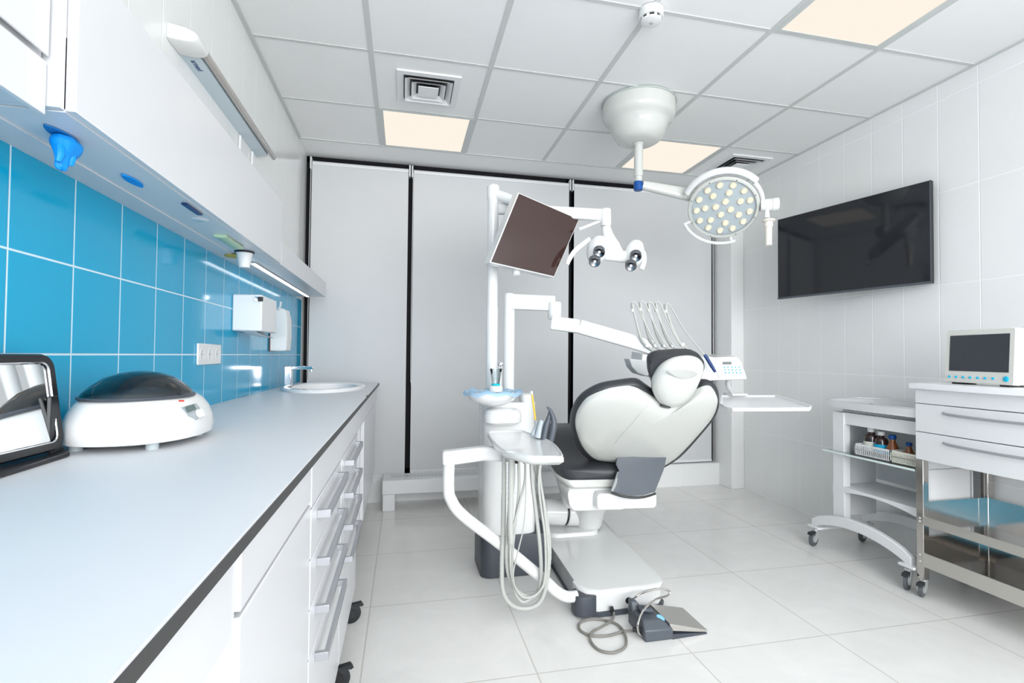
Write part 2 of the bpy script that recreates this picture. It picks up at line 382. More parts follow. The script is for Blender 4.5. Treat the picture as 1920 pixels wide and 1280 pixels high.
def castor(name, loc, yaw, r, parent, fork=ZINC, tyre=GREYR, brake=True, col_b=None):
    M = Matrix.Translation(loc)@Matrix.Rotation(yaw, 4, 'Z')
    q = mesh(name, MB().lathe([(.010, r*2+.0), (.017, r*2+.002), (.017, r*2+.012), (.008, r*2+.014)], n=16).xf(M), fork, parent)
    fk = MB()
    for s in (-1, 1):
        fk.prism([Vector((-.016, s*.013, r*2)), Vector((.016, s*.013, r*2)), Vector((.030+r*.3, s*.013, r*.8)), Vector((.018, s*.013, r*.55)), Vector((-.008, s*.013, r*1.2))], (0, s*.002, 0))
    mesh('fork', fk.xf(M), fork, q)
    mesh('wheel', MB().lathe([(r*.8, -.009), (r, -.007), (r, .007), (r*.8, .009)], (.022, 0, r), (0,1,0), 24).xf(M), tyre, q)
    mesh('hub', MB().lathe([(r*.5, -.0105), (r*.55, 0), (r*.5, .0105)], (.022, 0, r), (0,1,0), 16).xf(M), fork, q)
    if brake:
        mesh('brake_pedal', MB().prism([Vector((.02, -.011, r*2)), Vector((.062, -.011, r*1.9+.006)), Vector((.07, -.011, r*1.75)), Vector((.062, -.011, r*1.65)), Vector((.028, -.011, r*1.8))], (0, .022, 0)).xf(M), col_b or RUBBER, q)
    return q
def drawer_unit(y0, y1, h0, h1, label):
    t = thing('drawer_unit', (.33, (y0+y1)/2, 0), label, 'drawer unit', 'mobile drawer units under the worktop')
    mesh('body', MB().box(.07, .570, y0+.002, y1-.002, .115, .772), W_CAB, t)
    zs = [.772, .660, .545, .43, .118] 
    zs = [.772, .722, .622, .50, .118]
    zs = [.770, .690, .585, .475, .118]
    zz = [(.705, .770), (.595, .701), (.485, .591), (.118, .481)]
    hz = [.735, .665, .560, .440]
    zz = [(.720, .771), (.615, .717), (.505, .612), (.118, .502)]
    hz = [.748, .668, .560, .450]
    return t, zz, hz
H1 = [.800, .694, .588, .480]
for (y0, y1, h0, h1, lab) in ((-2.635, -2.085, -2.76, -2.37, 'white four-drawer unit on black castors, the nearer one beside the cupboard'),
                              (-2.08, -1.50, -2.33, -1.82, 'white four-drawer unit on black castors, the farther one beside the basin knee gap')):
    t = thing('drawer_unit', (.33, (y0+y1)/2, 0), lab, 'drawer unit', 'mobile drawer units under the worktop')
    mesh('body', MB().box(.07, .570, y0+.002, y1-.002, .115, .772), W_CAB, t)
    for k, (a, b) in enumerate(((.665, .770), (.558, .661), (.452, .554), (.118, .448))):
        d = mesh('drawer', MB().box(.571, .590, y0+.003, y1-.003, a, b), W_CAB, t, bevel=.0015)
        pull(d, (y0+y1)/2-.2, (y0+y1)/2+.2, min(b-.03, H1[k]-.06))
    for x, y in ((.56, y0+.07), (.56, y1-.07), (.12, y0+.07), (.12, y1-.07)):
        castor('castor', (x, y, 0), math.radians(15), .038, t, fork=BLACK, tyre=RUBBER)
su = thing('basin_cupboard', (.33, -.55, .28), 'white wall-hung cupboard under the washbasin at the far end of the worktop', 'cupboard')
mesh('body', MB().box(.06, .572, -1.13, .09, .285, .772).box(.06, .20, -1.13, .09, .772, .80), W_CAB, su, bevel=.001)
mesh('door', MB().box(.5725, .5905, -1.132, -.30, .28, .771), W_CAB, su, bevel=.0015)
mesh('filler_panel', MB().box(.5725, .580, -.29, .09, .285, .771), W_CAB, su, bevel=.0015)

# washbasin: oval inset bowl
ws = thing('washbasin', (SX, SY, .9), 'white oval inset washbasin at the far end of the worktop', 'washbasin')
prof = [(1.22, .0), (1.235, .010), (1.20, .018), (1.08, .018), (1.0, .010), (.96, -.03), (.85, -.085), (.5, -.105), (.12, -.112), (.0, -.112)]
def oval(f, z, rx=.185, ry=.33, n=48): return [Vector((SX+rx*f*math.cos(2*math.pi*k/n), SY+ry*f*math.sin(2*math.pi*k/n), .902+z)) for k in range(n)]
mesh('bowl', MB().loft([oval(max(f, .001), z) for f, z in prof], cap=False), CERAM, ws)
mesh('drain', MB().lathe([(.0, .0), (.022, .0), (.022, .004), (.0, .004)], (SX, SY, .902-.112), n=20), CHROME, ws)
# tap
tp = thing('basin_tap', (.10, SY-.02, .9), 'square chrome mixer tap with a long spout behind the washbasin', 'tap')
mesh('body', MB().box(.105, .145, SY-.045, SY-.005, .918, 1.035), CHROME, tp, bevel=.004)
mesh('spout', MB().box(.145, .262, SY-.043, SY-.007, 1.015, 1.035).lathe([(.011, 0), (.011, .016)], (.25, SY-.025, 1.001)), CHROME, tp, bevel=.003)

# ------------------------------------------------------------------ upper cabinets
UM = W_CAB
uc = thing('wall_cabinet', (.15, -2.1, 1.5), 'long white wall cabinet above the blue tiles with glove slots underneath', 'cabinet')
def slab_holes(x0, x1, y0, y1, z0, z1, holes):
    mb = MB(); ys = [y0]
    for h in holes: ys += [h[2], h[3]]
    ys.append(y1)
    for i in range(0, len(ys), 2): mb.box(x0, x1, ys[i], ys[i+1], z0, z1)
    for a, b, c, d in holes: mb.box(x0, a, c, d, z0, z1).box(b, x1, c, d, z0, z1)
    return mb
mesh('body', MB().box(XL, .228, -2.83, -1.37, 1.625, 1.777), UM, uc, bevel=.001)
mesh('door', MB().box(.229, .245, -2.832, -1.37, 1.502, 1.777), UM, uc, bevel=.0015)
mesh('end_panel', MB().box(.06, .229, -2.845, -2.833, 1.502, 1.777), UM, uc, bevel=.001)
ut = mesh('underside', MB().box(.112, .229, -2.83, -.05, 1.500, 1.506), UM, uc)
mesh('back_rail', MB().box(XL, .112, -2.83, -.05, 1.497, 1.53), UM, uc)
sh = thing('wall_shelf_box', (.15, -.7, 1.5), 'white box shelf with an under-light, running past the cabinet to the window', 'shelf')
mesh('front', MB().box(.229, .245, -1.368, -.045, 1.500, 1.600), UM, sh, bevel=.0015)
mesh('top', MB().box(XL, .229, -1.368, -.05, 1.585, 1.600), UM, sh)
lg = thing('led_strip', (.14, -.75, 1.497), 'lit white strip light under the wall shelf above the basin', 'strip light')
mesh('housing', MB().box(.128, .150, -1.40, -.09, 1.494, 1.4995), ALU, lg)
mesh('diffuser', MB().box(.131, .147, -1.395, -.095, 1.491, 1.494), LEDM, lg)
# second wall cabinet, nearest
u2 = thing('near_wall_cabinet', (.12, -3.4, 1.48), 'white wall cabinet with a tall front, cut off at the top left corner', 'cabinet')
mesh('body', MB().box(XL, .205, -4.3, -2.85, 1.500, 1.95), UM, u2, bevel=.001)
mesh('lower_rail', MB().box(.2052, .214, -4.3, -2.852, 1.484, 1.570), UM, u2, bevel=.001)
mesh('door', MB().box(.2152, .219, -4.3, -2.856, 1.577, 2.02), UM, u2, bevel=.0015)

# glove dispensers, cup dispenser and other slots on the underside of the cabinet
def crumple(rings, amp, seed):
    r = random.Random(seed)
    return [[p+Vector((r.uniform(-amp, amp), r.uniform(-amp, amp), r.uniform(-amp, amp)*.5)) for p in R] for R in rings]
g1 = thing('glove_dispenser', (.17, -2.72, 1.5), 'blue glove hanging crumpled out of the near slot under the wall cabinet', 'gloves', 'glove dispensers under the wall cabinet')
def slot(cx, cy, rx, ry, z=1.4992, n=24, sharp=1.0):
    return [Vector((cx+rx*math.copysign(abs(math.sin(t))**1.4, math.sin(t)), cy+ry*math.cos(t), z)) for t in [2*math.pi*k/n for k in range(n)]]
mesh('slot_liner', MB().loft([slot(.168, -2.727, .016, .047), slot(.168, -2.727, .015, .046, 1.497)]), GLOVED, g1)
gl = []
for f, z, dx, dy in ((.9, 0, 0, 0), (1.05, -.012, .002, .004), (.85, -.022, .0, .006), (.55, -.034, -.002, .004), (.42, -.045, -.004, .002), (.36, -.054, -.004, .0), (.18, -.058, -.004, 0)):
    gl.append([Vector((.170+dx+(.019*f)*math.cos(t), -2.722+dy+.033*f*math.sin(t), 1.498+z*1.08)) for t in [2*math.pi*k/18 for k in range(18)]])
mesh('glove', MB().loft(crumple(gl, .0042, 3)), GLOVE, g1, ang=25, sub=1)
fing = MB()
for a, b in ((-.02, .033), (.012, .028)):
    fing.tube([(.170, -2.722+a*.8, 1.480), (.174, -2.722+a, 1.480-b*.6), (.172, -2.722+a*1.1, 1.478-b)], [.008, .007, .004], 8, 4)
mesh('glove_finger', fing, GLOVE, g1)
g2 = thing('glove_dispenser', (.17, -2.48, 1.5), 'flat blue oval glove slot without a hanging glove under the wall cabinet', 'gloves', 'glove dispensers under the wall cabinet')
mesh('slot_liner', MB().loft([slot(.168, -2.477, .013, .046), slot(.168, -2.477, .012, .045, 1.496)]), GLOVE, g2)
dk = mesh('slot_grip', MB().box(.203, .219, -2.31, -2.20, 1.494, 1.4995), NAVY, bevel=.003); tag(dk, 'dark oblong recessed pull under the wall cabinet, behind the flat blue glove slot', 'grip')
rd = mesh('round_slot', MB().lathe([(.02, 0), (.024, .0015), (.024, .0025)], (.185, -2.13, 1.497), n=28), W_PLA); tag(rd, 'faint white oval cover under the wall cabinet beside the dark pull', 'cover')
cdp = thing('cup_dispenser', (.17, -1.62, 1.5), 'cup dispenser with a stack of white cups hanging below the wall cabinet', 'cup dispenser')
mesh('green_cover', MB().tube([(.178, -1.93, 1.496), (.178, -1.74, 1.4945)], .021, 16, flat=(1, .3)), GREENP, cdp)
mesh('ochre_opening', MB().lathe([(.042, 0), (.044, .003), (.044, .004)], (.118, -1.545, 1.4925), n=28), OCHRE, cdp)
mesh('collar', MB().lathe([(.034, 0), (.036, .004), (.028, .006)], (.172, -1.640, 1.493), n=28), BLACK, cdp)
mesh('cup', MB().lathe([(.019, -.055), (.029, .0), (.030, .001)], (.172, -1.640, 1.492), n=28), CLEAR if False else W_PLA, cdp)
# ultraviolet lamp on the wall above the cabinet
uv = thing('germicidal_lamp', (.08, -1.5, 2.1), 'long wall lamp with a bare glass tube above the wall cabinet', 'lamp')
yy0, yy1 = -2.03, -1.02
UVB = mat('pale_blue_enamel', (.60, .70, .76), .3)
mesh('housing', MB().prism([Vector((XL, yy0+.08, 2.088)), Vector((.098, yy0+.08, 2.096)), Vector((.098, yy0+.08, 2.112)), Vector((XL, yy0+.08, 2.122))], (0, yy1-yy0-.09, 0)), UVB, uv)
capr = []
for f, dy in ((.80, 0), (1, .012), (1, .088), (.95, .095)):
    capr.append([Vector((XL+(x-XL)*(.75+.25*f), yy0+dy+(x-XL)*.25, 2.108+(z-2.108)*f)) for x, z in ((XL, 2.084), (.085, 2.085), (.112, 2.090), (.124, 2.100), (.127, 2.112), (.120, 2.126), (.100, 2.136), (XL, 2.140))])
mesh('end_cap', MB().loft(capr), W_PLA, uv, bevel=.003)
mesh('glass_tube', MB().lathe([(.0, 0), (.013, 0), (.013, .965), (.008, .975), (.0, .976)], (.112, yy0+.095, 2.112), (0,1,0), 20), mat('quartz_tube', (.42, .39, .36), .15, coat=.5), uv)
mesh('maker_mark', MB().box(.0525, .0530, 0, .001, 0, .001), W_PLA, uv)
bpy.data.objects.remove(uv.children[-1])
tm = mat('blue_black_print', (.02, .06, .2), .5)
tx = bpy.data.curves.new('maker_mark', 'FONT'); tx.body = 'armed'; tx.size = .028; tx.extrude = .0003
to = bpy.data.objects.new('maker_mark', tx); COL.objects.link(to)
to.matrix_world = Matrix.Translation((.080, yy0+.13, 2.105))@Matrix(((0, math.cos(.7), math.sin(.7), 0), (1, 0, 0, 0), (0, math.sin(.7), -math.cos(.7), 0), (0, 0, 0, 1)))
tx.materials.append(tm)
dgx = bpy.context.evaluated_depsgraph_get(); dgx.update()
def text_mesh(body, size, M4, m, parent, name, extrude=.0003, align='LEFT'):
    c = bpy.data.curves.new('t', 'FONT'); c.body = body; c.size = size; c.extrude = extrude; c.align_x = align
    o = bpy.data.objects.new('t', c); COL.objects.link(o)
    bpy.context.view_layer.update()
    me = bpy.data.meshes.new_from_object(o.evaluated_get(bpy.context.evaluated_depsgraph_get()))
    bpy.data.objects.remove(o); me.transform(M4)
    q = bpy.data.objects.new(name, me); COL.objects.link(q); me.materials.clear(); me.materials.append(m)
    if parent: q.parent = parent; q.matrix_parent_inverse = WM(parent).inverted()
    return q
Mt = to.matrix_world.copy(); bpy.data.objects.remove(to)
nrm = Vector((.15, 0, -1)).normalized()
xa = Vector((0, 1, 0)); ya = nrm.cross(xa)
Mt = Matrix((xa, ya, nrm)).transposed().to_4x4(); Mt.translation = Vector((.064, yy0+.135, 2.0908))+nrm*.0008
text_mesh('armed', .026, Mt, tm, uv, 'maker_mark')
for y, z in ((-1.33, 2.02), (-1.14, 2.05)):
    cb = mesh('cable_drop', MB().tube([(.056, y, 1.70), (.054, y+.01, 1.9), (.052, y+.02, 2.078)], .006, 8, 4), W_PLA, uv)

# paper towel dispenser, soap dispenser, socket
pd = thing('paper_towel_dispenser', (.10, -1.1, 1.19), 'white box paper towel dispenser with a black key lock on the blue tiles', 'towel dispenser')
A = at(432, 549, 0, .045); 
mesh('case', MB().box(XL, .165, -1.345, -1.075, 1.205, 1.365), W_MET, pd, bevel=.006)
mesh('lock', MB().lathe([(.011, 0), (.011, .008), (.0, .009)], (.145, -1.3465, 1.345), (0,-1,0), 20), CHROME, pd)
mesh('key', MB().box(.150, .172, -1.362, -1.354, 1.335, 1.355), BLACK, pd, bevel=.003)
mesh('towel', MB().prism([Vector((.07, -1.30, 1.205)), Vector((.13, -1.30, 1.205)), Vector((.145, -1.25, 1.19)), Vector((.155, -1.20, 1.186)), Vector((.10, -1.21, 1.188)), Vector((.075, -1.24, 1.196))], (0, .12, -.004)), PAPER, pd, ang=60)
sd = thing('soap_dispenser', (.10, -.68, 1.12), 'white rounded soap dispenser beside the paper towel box', 'soap dispenser')
rings = []
for z, f in ((1.12, .85), (1.125, .95), (1.2, 1.0), (1.3, .98), (1.352, .86), (1.362, .70)):
    rings.append([Vector((XL+.001+(.095*f)*max(0, x+.5), -.64+y*f, z)) for x, y in rrect(1, .13, .05)])
mesh('shell', MB().loft(rings), W_PLA, sd)
mesh('lever', MB().tube([(.09, -.70, 1.352), (.10, -.71, 1.37), (.105, -.72, 1.395)], .006, 8, 3), W_PLA, sd)
mesh('back_plate', MB().box(XL, .052, -.712, -.568, 1.118, 1.36), BLACK, sd)
so = thing('triple_socket', (.05, -1.615, 1.1), 'white triple electrical socket on the blue tiled wall', 'socket')
mesh('plate', MB().box(XL, .053, -1.735, -1.495, 1.062, 1.141), W_PLA, so, bevel=.003)
for y in (-1.695, -1.615, -1.535):
    oo = mesh('outlet', MB().lathe([(.026, 0), (.026, .0015), (.023, .002), (.020, .0008), (0, .0008)], (.0528, y, 1.1015), (1,0,0), 28), W_PLA if y > -1.6 else W_PLA, so)
    for dy in (-.008, .008): mesh('pin_hole', MB().lathe([(.0022, 0), (.0022, .0004)], (.0536, y+dy, 1.1015), (1,0,0), 8), GREYR, oo)

# ------------------------------------------------------------------ table mirror, centrifuge on the worktop
mi = thing('table_mirror', (.11, -2.72, .9), 'black framed tilting table mirror at the left edge of the worktop', 'mirror')
Mm = Matrix.Translation((.106, -2.752, 1.008))@Matrix.Rotation(math.radians(-3), 4, 'Z')@Matrix.Rotation(math.radians(-8), 4, 'Y')
def yz(w, h, r, x): return [Mm@Vector((x, a, b)) for a, b in rrect(w, h, r, 8)]
mesh('frame', MB().loft([yz(.255, .181, .026, -.006), yz(.262, .188, .03, 0), yz(.255, .181, .026, .006), yz(.228, .154, .016, .006), yz(.228, .154, .016, -.004)], close=True), BLACK, mi)
mesh('mirror_glass', MB().loft([yz(.230, .156, .017, -.003), yz(.230, .156, .017, .001)]), MIRROR, mi)
mesh('chrome_rim', MB().tube([Mm@Vector((.0045, a, b)) for a, b in rrect(.227, .153, .016, 8)], .0018, 6, close=True), CHROME, mi)
st = MB()
st.loft([[Vector((.1145+dx, -2.655, z)), Vector((.1225+dx, -2.655, z)), Vector((.1225+dx, -2.633+w_, z)), Vector((.1145+dx, -2.633+w_, z))] for z, dx, w_ in ((1.02, .0, .0), (.98, .0, .002), (.94, .0, .006), (.92, .002, .012), (.911, .004, .020))])
st.loft([[Vector((x, y_, z)) for x, y_ in ((.060,-2.90),(.155,-2.90),(.150,-2.645),(.135,-2.625),(.100,-2.598),(.065,-2.612))] for z in (.9035, .9115)])
mesh('stand', st, BLACK, mi, bevel=.002)

ce = thing('table_centrifuge', (.19, -2.37, .9), 'white rounded bench machine with a smoked dome lid on the worktop', 'bench machine')
def cring(rx, ry, z, dx=0, dy=0, e=2.3, n=48):
    o = []
    for k in range(n):
        t = 2*math.pi*k/n; c, s = math.cos(t), math.sin(t)
        o.append(Vector((.198+dx+rx*.93*math.copysign(abs(c)**(2/e), c), -2.465+dy+ry*.90*math.copysign(abs(s)**(2/e), s), z)))
    return o
cbody = mesh('body', MB().loft([cring(.125, .175, .915), cring(.136, .188, .918), cring(.139, .192, .935), cring(.136, .188, .96), cring(.127, .178, .98), cring(.114, .165, .998, 0, -.002), cring(.098, .145, 1.010, 0, -.006), cring(.07, .11, 1.016, 0, -.01), cring(.03, .05, 1.016, 0, -.012)]), W_PLA, ce)
mesh('smoked_lid', MB().loft([cring(.108, .146, 1.006, 0, -.022, 2), cring(.104, .140, 1.018, 0, -.022, 2), cring(.088, .118, 1.034, 0, -.022, 2), cring(.066, .09, 1.050, 0, -.022, 2), cring(.038, .055, 1.060, 0, -.022, 2), cring(.012, .018, 1.064, 0, -.022, 2)]), SMOKE, ce)
mesh('lid_rim', MB().tube(cring(.108, .146, 1.008, 0, -.022, 2), .0035, 8, close=True), DGREY, ce)
for dx, dy in ((-.08, -.12), (.07, -.13), (.09, .08), (-.08, .1)):
    mesh('foot', MB().lathe([(.012, 0), (.012, .018)], (.198+dx*.95, -2.465+dy*.9, .902), n=16), mat('grey_foot', (.45, .5, .52), .5), ce)
from mathutils.bvhtree import BVHTree
_bv = BVHTree.FromPolygons([v.co.copy() for v in cbody.data.vertices], [list(p.vertices) for p in cbody.data.polygons])
def on_body(px, py):
    d = (at(px, py, 1, -2.3)-CAM).normalized(); h = _bv.ray_cast(CAM, d); return (h[0], h[1]) if h[0] else (at(px, py, 1, -2.5), Vector((.7, -.5, .5)))
def patch(px_list, lift, th):
    hs_ = [on_body(*p) for p in px_list]; n_ = sum((h[1] for h in hs_), Vector()).normalized()
    pts = [h[0]+n_*lift for h in hs_]; return MB().loft([pts, [p+n_*th for p in pts]]), n_, sum(pts, Vector())/len(pts)
pm_, n_, c_ = patch(((338,764),(366,756),(374,766),(376,776),(368,788),(352,780)), -.001, .0035)
mesh('control_panel', pm_, mat('silver_panel', (.36, .40, .42), .35), ce)
dm_, n2_, c2_ = patch(((345,764),(361,759),(365,768),(350,774)), .003, .001)
mesh('display', dm_, mat('lcd_display', (.11, .15, .15), .2), ce)
h_ = on_body(371, 776)
mesh('knob', MB().lathe([(.011, 0), (.010, .009), (.0, .010)], h_[0]+h_[1]*.002, h_[1], 20), W_PLA, ce)
rm_, _, _ = patch(((335,750),(345,750),(345,753),(335,753)), .0, .0008)
mesh('red_mark', rm_, mat('red_print', (.7, .06, .04), .5), ce)

# ------------------------------------------------------------------ television
tv = thing('television', (3.52, -1.15, 1.5), 'black flat television angled out from the right tiled wall', 'television')
a_ = Vector((3.325, -.70, 0)); b_ = Vector((3.545, -1.606, 0)); ex = (b_-a_).normalized(); nx = Vector((ex.y, -ex.x, 0)); nx = -nx if nx.x > 0 else nx
Mv = Matrix((ex, Vector((0,0,1)), nx)).transposed().to_4x4(); Mv.translation = (a_+b_)/2+Vector((0, 0, 1.795))
wv, hv = (b_-a_).length, .560
def vbox(x0, x1, y0, y1, z0, z1): return MB().box(x0, x1, y0, y1, z0, z1).xf(Mv)
mesh('housing', vbox(-wv/2, wv/2, -hv/2, hv/2, -.028, -.001), BLACK, tv, bevel=.003)
mesh('screen', vbox(-wv/2+.006, wv/2-.006, -hv/2+.012, hv/2-.006, -.001, .0005), SCREEN, tv)
mesh('bezel', vbox(-wv/2, wv/2, -hv/2, -hv/2+.011, -.001, .003).add(*(lambda q: (q.v, q.f))(vbox(wv/2-.005, wv/2, -hv/2+.011, hv/2, -.001, .002))), mat('graphite_bezel', (.10, .11, .13), .3, metal=.4), tv)
mesh('wall_mount', MB().box(3.50, XR, -1.25, -1.05, 1.72, 1.86), BLACK, tv)

# ------------------------------------------------------------------ smoke detector
sm = thing('smoke_detector', (1.787, -1.80, 2.6), 'round white smoke detector on the ceiling grid', 'smoke detector')
sx, sy = 1.80, -1.80
mesh('base', MB().lathe([(.052, 0), (.052, -.030), (.048, -.034)], (sx, sy, 2.60), n=36), W_PLA, sm)
mesh('vent_ring', MB().lathe([(.040, 0), (.040, -.012)], (sx, sy, 2.567), n=36), BLACK, sm)
for k in range(8):
    t = 2*math.pi*k/8
    mesh('rib', MB().obox((sx+.0405*math.cos(t), sy+.0405*math.sin(t), 2.560), .004, .012, .013, Matrix.Rotation(t, 3, 'Z')), W_PLA, sm)
mesh('cap', MB().lathe([(.044, 0), (.043, -.006), (.030, -.012), (.0, -.013)], (sx, sy, 2.556), n=36), W_PLA, sm)
mesh('grille_mark', MB().lathe([(.010, 0), (.010, -.001)], (sx, sy, 2.543), n=4), mat('grey_mark', (.45, .45, .45), .5), sm)

# ------------------------------------------------------------------ surgical lamp
SLX, SLY = 2.115, -1.02
sl = thing('surgical_lamp', (SLX, SLY, 2.6), 'round ceiling-mounted surgical lamp with many small lit lenses', 'surgical lamp')
mesh('ceiling_canopy', MB().lathe([(.212, 0), (.213, -.06), (.210, -.082), (.198, -.100), (.182, -.112), (.172, -.126), (.165, -.145), (.145, -.190), (.125, -.216), (.10, -.230), (.05, -.234), (.0, -.234)], (SLX, SLY, 2.598), n=56), W_SHELL, sl)
mesh('canopy_ring', MB().lathe([(.217, 0), (.217, -.008), (.205, -.008)], (SLX, SLY, 2.600), n=56), mat('grey_ring', (.45, .5, .47), .5), sl)
mesh('drop_pole', MB().lathe([(.030, .0), (.030, -.012), (.026, -.015), (.026, -.20), (.022, -.202), (.022, -.255)], (SLX, SLY, 2.37), n=28), W_SHELL, sl)
mesh('blue_joint', MB().lathe([(.026, 0), (.026, -.048), (.022, -.052)], (SLX-.004, SLY-.005, 2.135), n=28), BLUE, sl)
HC = Vector((2.650, -1.06, 2.008)); HC = CAM+(HC-CAM)*.955
hn = (CAM-HC).normalized(); hh = Vector((hn.x, hn.y, 0)).normalized(); hn = (hh*math.cos(math.radians(44))+Vector((0, 0, -1))*math.sin(math.radians(44))).normalized(); K = .87
arm_a = Vector((SLX+.02, SLY, 2.12)); arm_b = HC-hn*.10+Vector((-.03, .02, .0))
dirn = (arm_b-arm_a).normalized(); side = Vector((0,1,0)); upv = dirn.cross(side)
mesh('spring_arm', MB().loft([[arm_a+dirn*t+side*x+upv*y for x, y in rrect(.05, h, .02)] for t, h in ((0, .052), (.03, .055), (.25, .072), (.40, .082), ((arm_b-arm_a).length, .085))]), W_SHELL, sl)
LH = mesh('lamp_head', MB().lathe([(r*K, h) for r, h in ((0, -.062), (.06, -.06), (.16, -.055), (.205, -.03), (.222, -.006), (.224, .006), (.218, .012), (.205, .013), (.200, .006))], HC, hn, 64, cap=False), W_SHELL, sl)
mesh('inner_reflector', MB().lathe([(0, 0), (.203*K, 0)], HC, hn, 48, cap=False), mat('pale_lamp_interior', (.56, .60, .63), .25), LH)
mesh('glass_cover', MB().lathe([(.0, .0165), (.12*K, .016), (.203*K, .013)], HC, hn, 48, cap=False), CLEAR, LH)
U = hn.cross(Vector((0,0,1))).normalized(); V = U.cross(hn)
if V.z < 0: V = -V; 
spots = [(r*math.cos(a), r*math.sin(a)) for r, n_, o_ in ((.042, 4, .3), (.098, 7, .1), (.146, 13, .0)) for a in [o_+2*math.pi*k/n_ for k in range(n_)]]
for x, y in spots:
    c = HC+U*x+V*y
    L0 = mesh('lens', MB().lathe([(.021, .001), (.019, .004), (.014, .010), (.006, .0135), (.0, .014)], c, hn, 14), LENS, LH)
    mesh('led', MB().lathe([(.014, .0105), (.010, .0145), (.0, .0158)], c, hn, 12), LEDW, L0)
for k in range(8):
    a = math.pi/8+k*math.pi/4; c = HC+U*.211*K*math.cos(a)+V*.211*K*math.sin(a)
    mesh('screw', MB().lathe([(.0035, .0), (.003, .002), (0, .002)], c+hn*.0125, hn, 8), GREYR, LH)
def arc(r, a0, a1, off=0, n=18): return [HC+(U*math.cos(a)+V*math.sin(a))*r*K+hn*off for a in [a0+(a1-a0)*k/n for k in range(n+1)]]
# U points to the viewer's left or right; find it
RS = 1 if U.dot(rt2) > 0 else -1
def ang(deg): return math.radians(deg if RS > 0 else 180-deg)
mesh('yoke', MB().tube(arc(.258, ang(150), ang(40), -.01, 22), .017, 12, flat=(1, 1.2)), W_PLA, LH)
mesh('side_yoke', MB().tube(arc(.240, ang(40), ang(-12), -.015, 14), .013, 10), W_PLA, LH)
mesh('grip_bar', MB().tube(arc(.262, ang(198), ang(288), .01, 22), .009, 8), mat('translucent_white', (.80, .82, .80), .3), LH)
for d in (200, 282): mesh('bar_stay', MB().tube([HC+(U*math.cos(ang(d))+V*math.sin(ang(d)))*.215*K, HC+(U*math.cos(ang(d))+V*math.sin(ang(d)))*.262*K+hn*.01], .009, 8), W_PLA, LH)
RU = U*RS
hb = HC+RU*.238+V*(-.005)
mesh('pivot', MB().lathe([(.030, -.04), (.036, .0), (.034, .005), (.034, .02), (.037, .022), (.037, .05), (.030, .055)], hb, RU, 28), W_PLA, sl)
mesh('handle_stem', MB().tube([hb+Vector((-.01, 0, -.03)), hb+Vector((-.01, 0, -.075))], [.012, .016], 14), W_PLA, sl)
h0 = hb+Vector((-.008, -.01, -.08))
mesh('sterile_handle', MB().lathe([(.018, 0), (.036, -.008), (.036, -.014), (.022, -.022), (.024, -.045), (.019, -.05), (.018, -.15), (.014, -.152), (.010, -.146)], h0, (0,0,1), 28), mat('ivory_handle', (.78, .73, .66), .35), sl)
for f in (LH,): pass

# ------------------------------------------------------------------ dental unit (column, cuspidor, poles)
PX, PY = 1.235, -1.10     # screen pole
QX, QY = 1.325, -1.12     # delivery pole
du = thing('dental_unit', (1.33, -1.12, 0), 'white dental unit column with a dark grey foot, spittoon bowl and two tall poles', 'dental unit')
mesh('foot_box', MB().loft([[Vector((1.345+x*f, -1.12+y*f, z)) for x, y in rrect(.36, .30, .05)] for z, f in ((0, .97), (.004, 1), (.20, 1), (.205, .99))]), DGREY, du)
mesh('column', MB().loft([[Vector((1.315+x, -1.12+y, z)) for x, y in rrect(.275, .27, .06)] for z in (.205, .21, .86, .868)]), W_PLA, du, bevel=0)
mesh('service_hatch', MB().loft([[Vector((1.345+x, -1.2565-dz, .31+y)) for x, y in rrect(.16, .2, .02)] for dz in (0, .003)]), W_PLA, du)
mesh('side_housing', MB().loft([[Vector((1.40+x*f, -1.20+y*f, z)) for x, y in rrect(.06, .10, .025)] for z, f in ((.60, .9), (.868, 1), (.884, 1.15), (.905, 1.1), (.912, .8))]), W_PLA, du)
mesh('cuspidor_arm', MB().loft([[Vector((1.265+x*f, -1.27+y*f, z)) for x, y in rrect(.19, .12, .055)] for z, f in ((.765, .8), (.775, .98), (.81, 1), (.835, .9), (.845, .7))]), W_PLA, du)
BC = Vector((1.205, -1.30, .86))
mesh('spittoon_bowl', MB().lathe([(.045, 0), (.07, .008), (.11, .028), (.127, .055), (.130, .066), (.125, .068), (.105, .04), (.06, .024), (0, .02)], BC, n=48), CERAM, du)
mesh('screen_pole', MB().lathe([(.031, 0), (.031, .5), (.029, .505), (.029, 1.075), (.032, 1.08), (.032, 1.145), (.028, 1.152)], (PX, PY, .86), n=32), W_PLA, du)
mesh('delivery_pole', MB().lathe([(.029, 0), (.029, .50), (.0285, .502), (.0285, .59), (.024, .597)], (QX, QY, .84), n=32), W_PLA, du)
mesh('cup_rinser', MB().tube([(1.255, -1.235, .92), (1.256, -1.235, 1.03), (1.254, -1.25, 1.055), (1.250, -1.265, 1.045)], .010, 12, 4), CLEAR if False else W_PLA, du)
mesh('rinser_cap', MB().lathe([(0, -.014), (.010, -.01), (.014, 0), (.010, .01), (0, .014)], (1.254, -1.262, 1.06), (0,1,0), 16), CHROME, du)
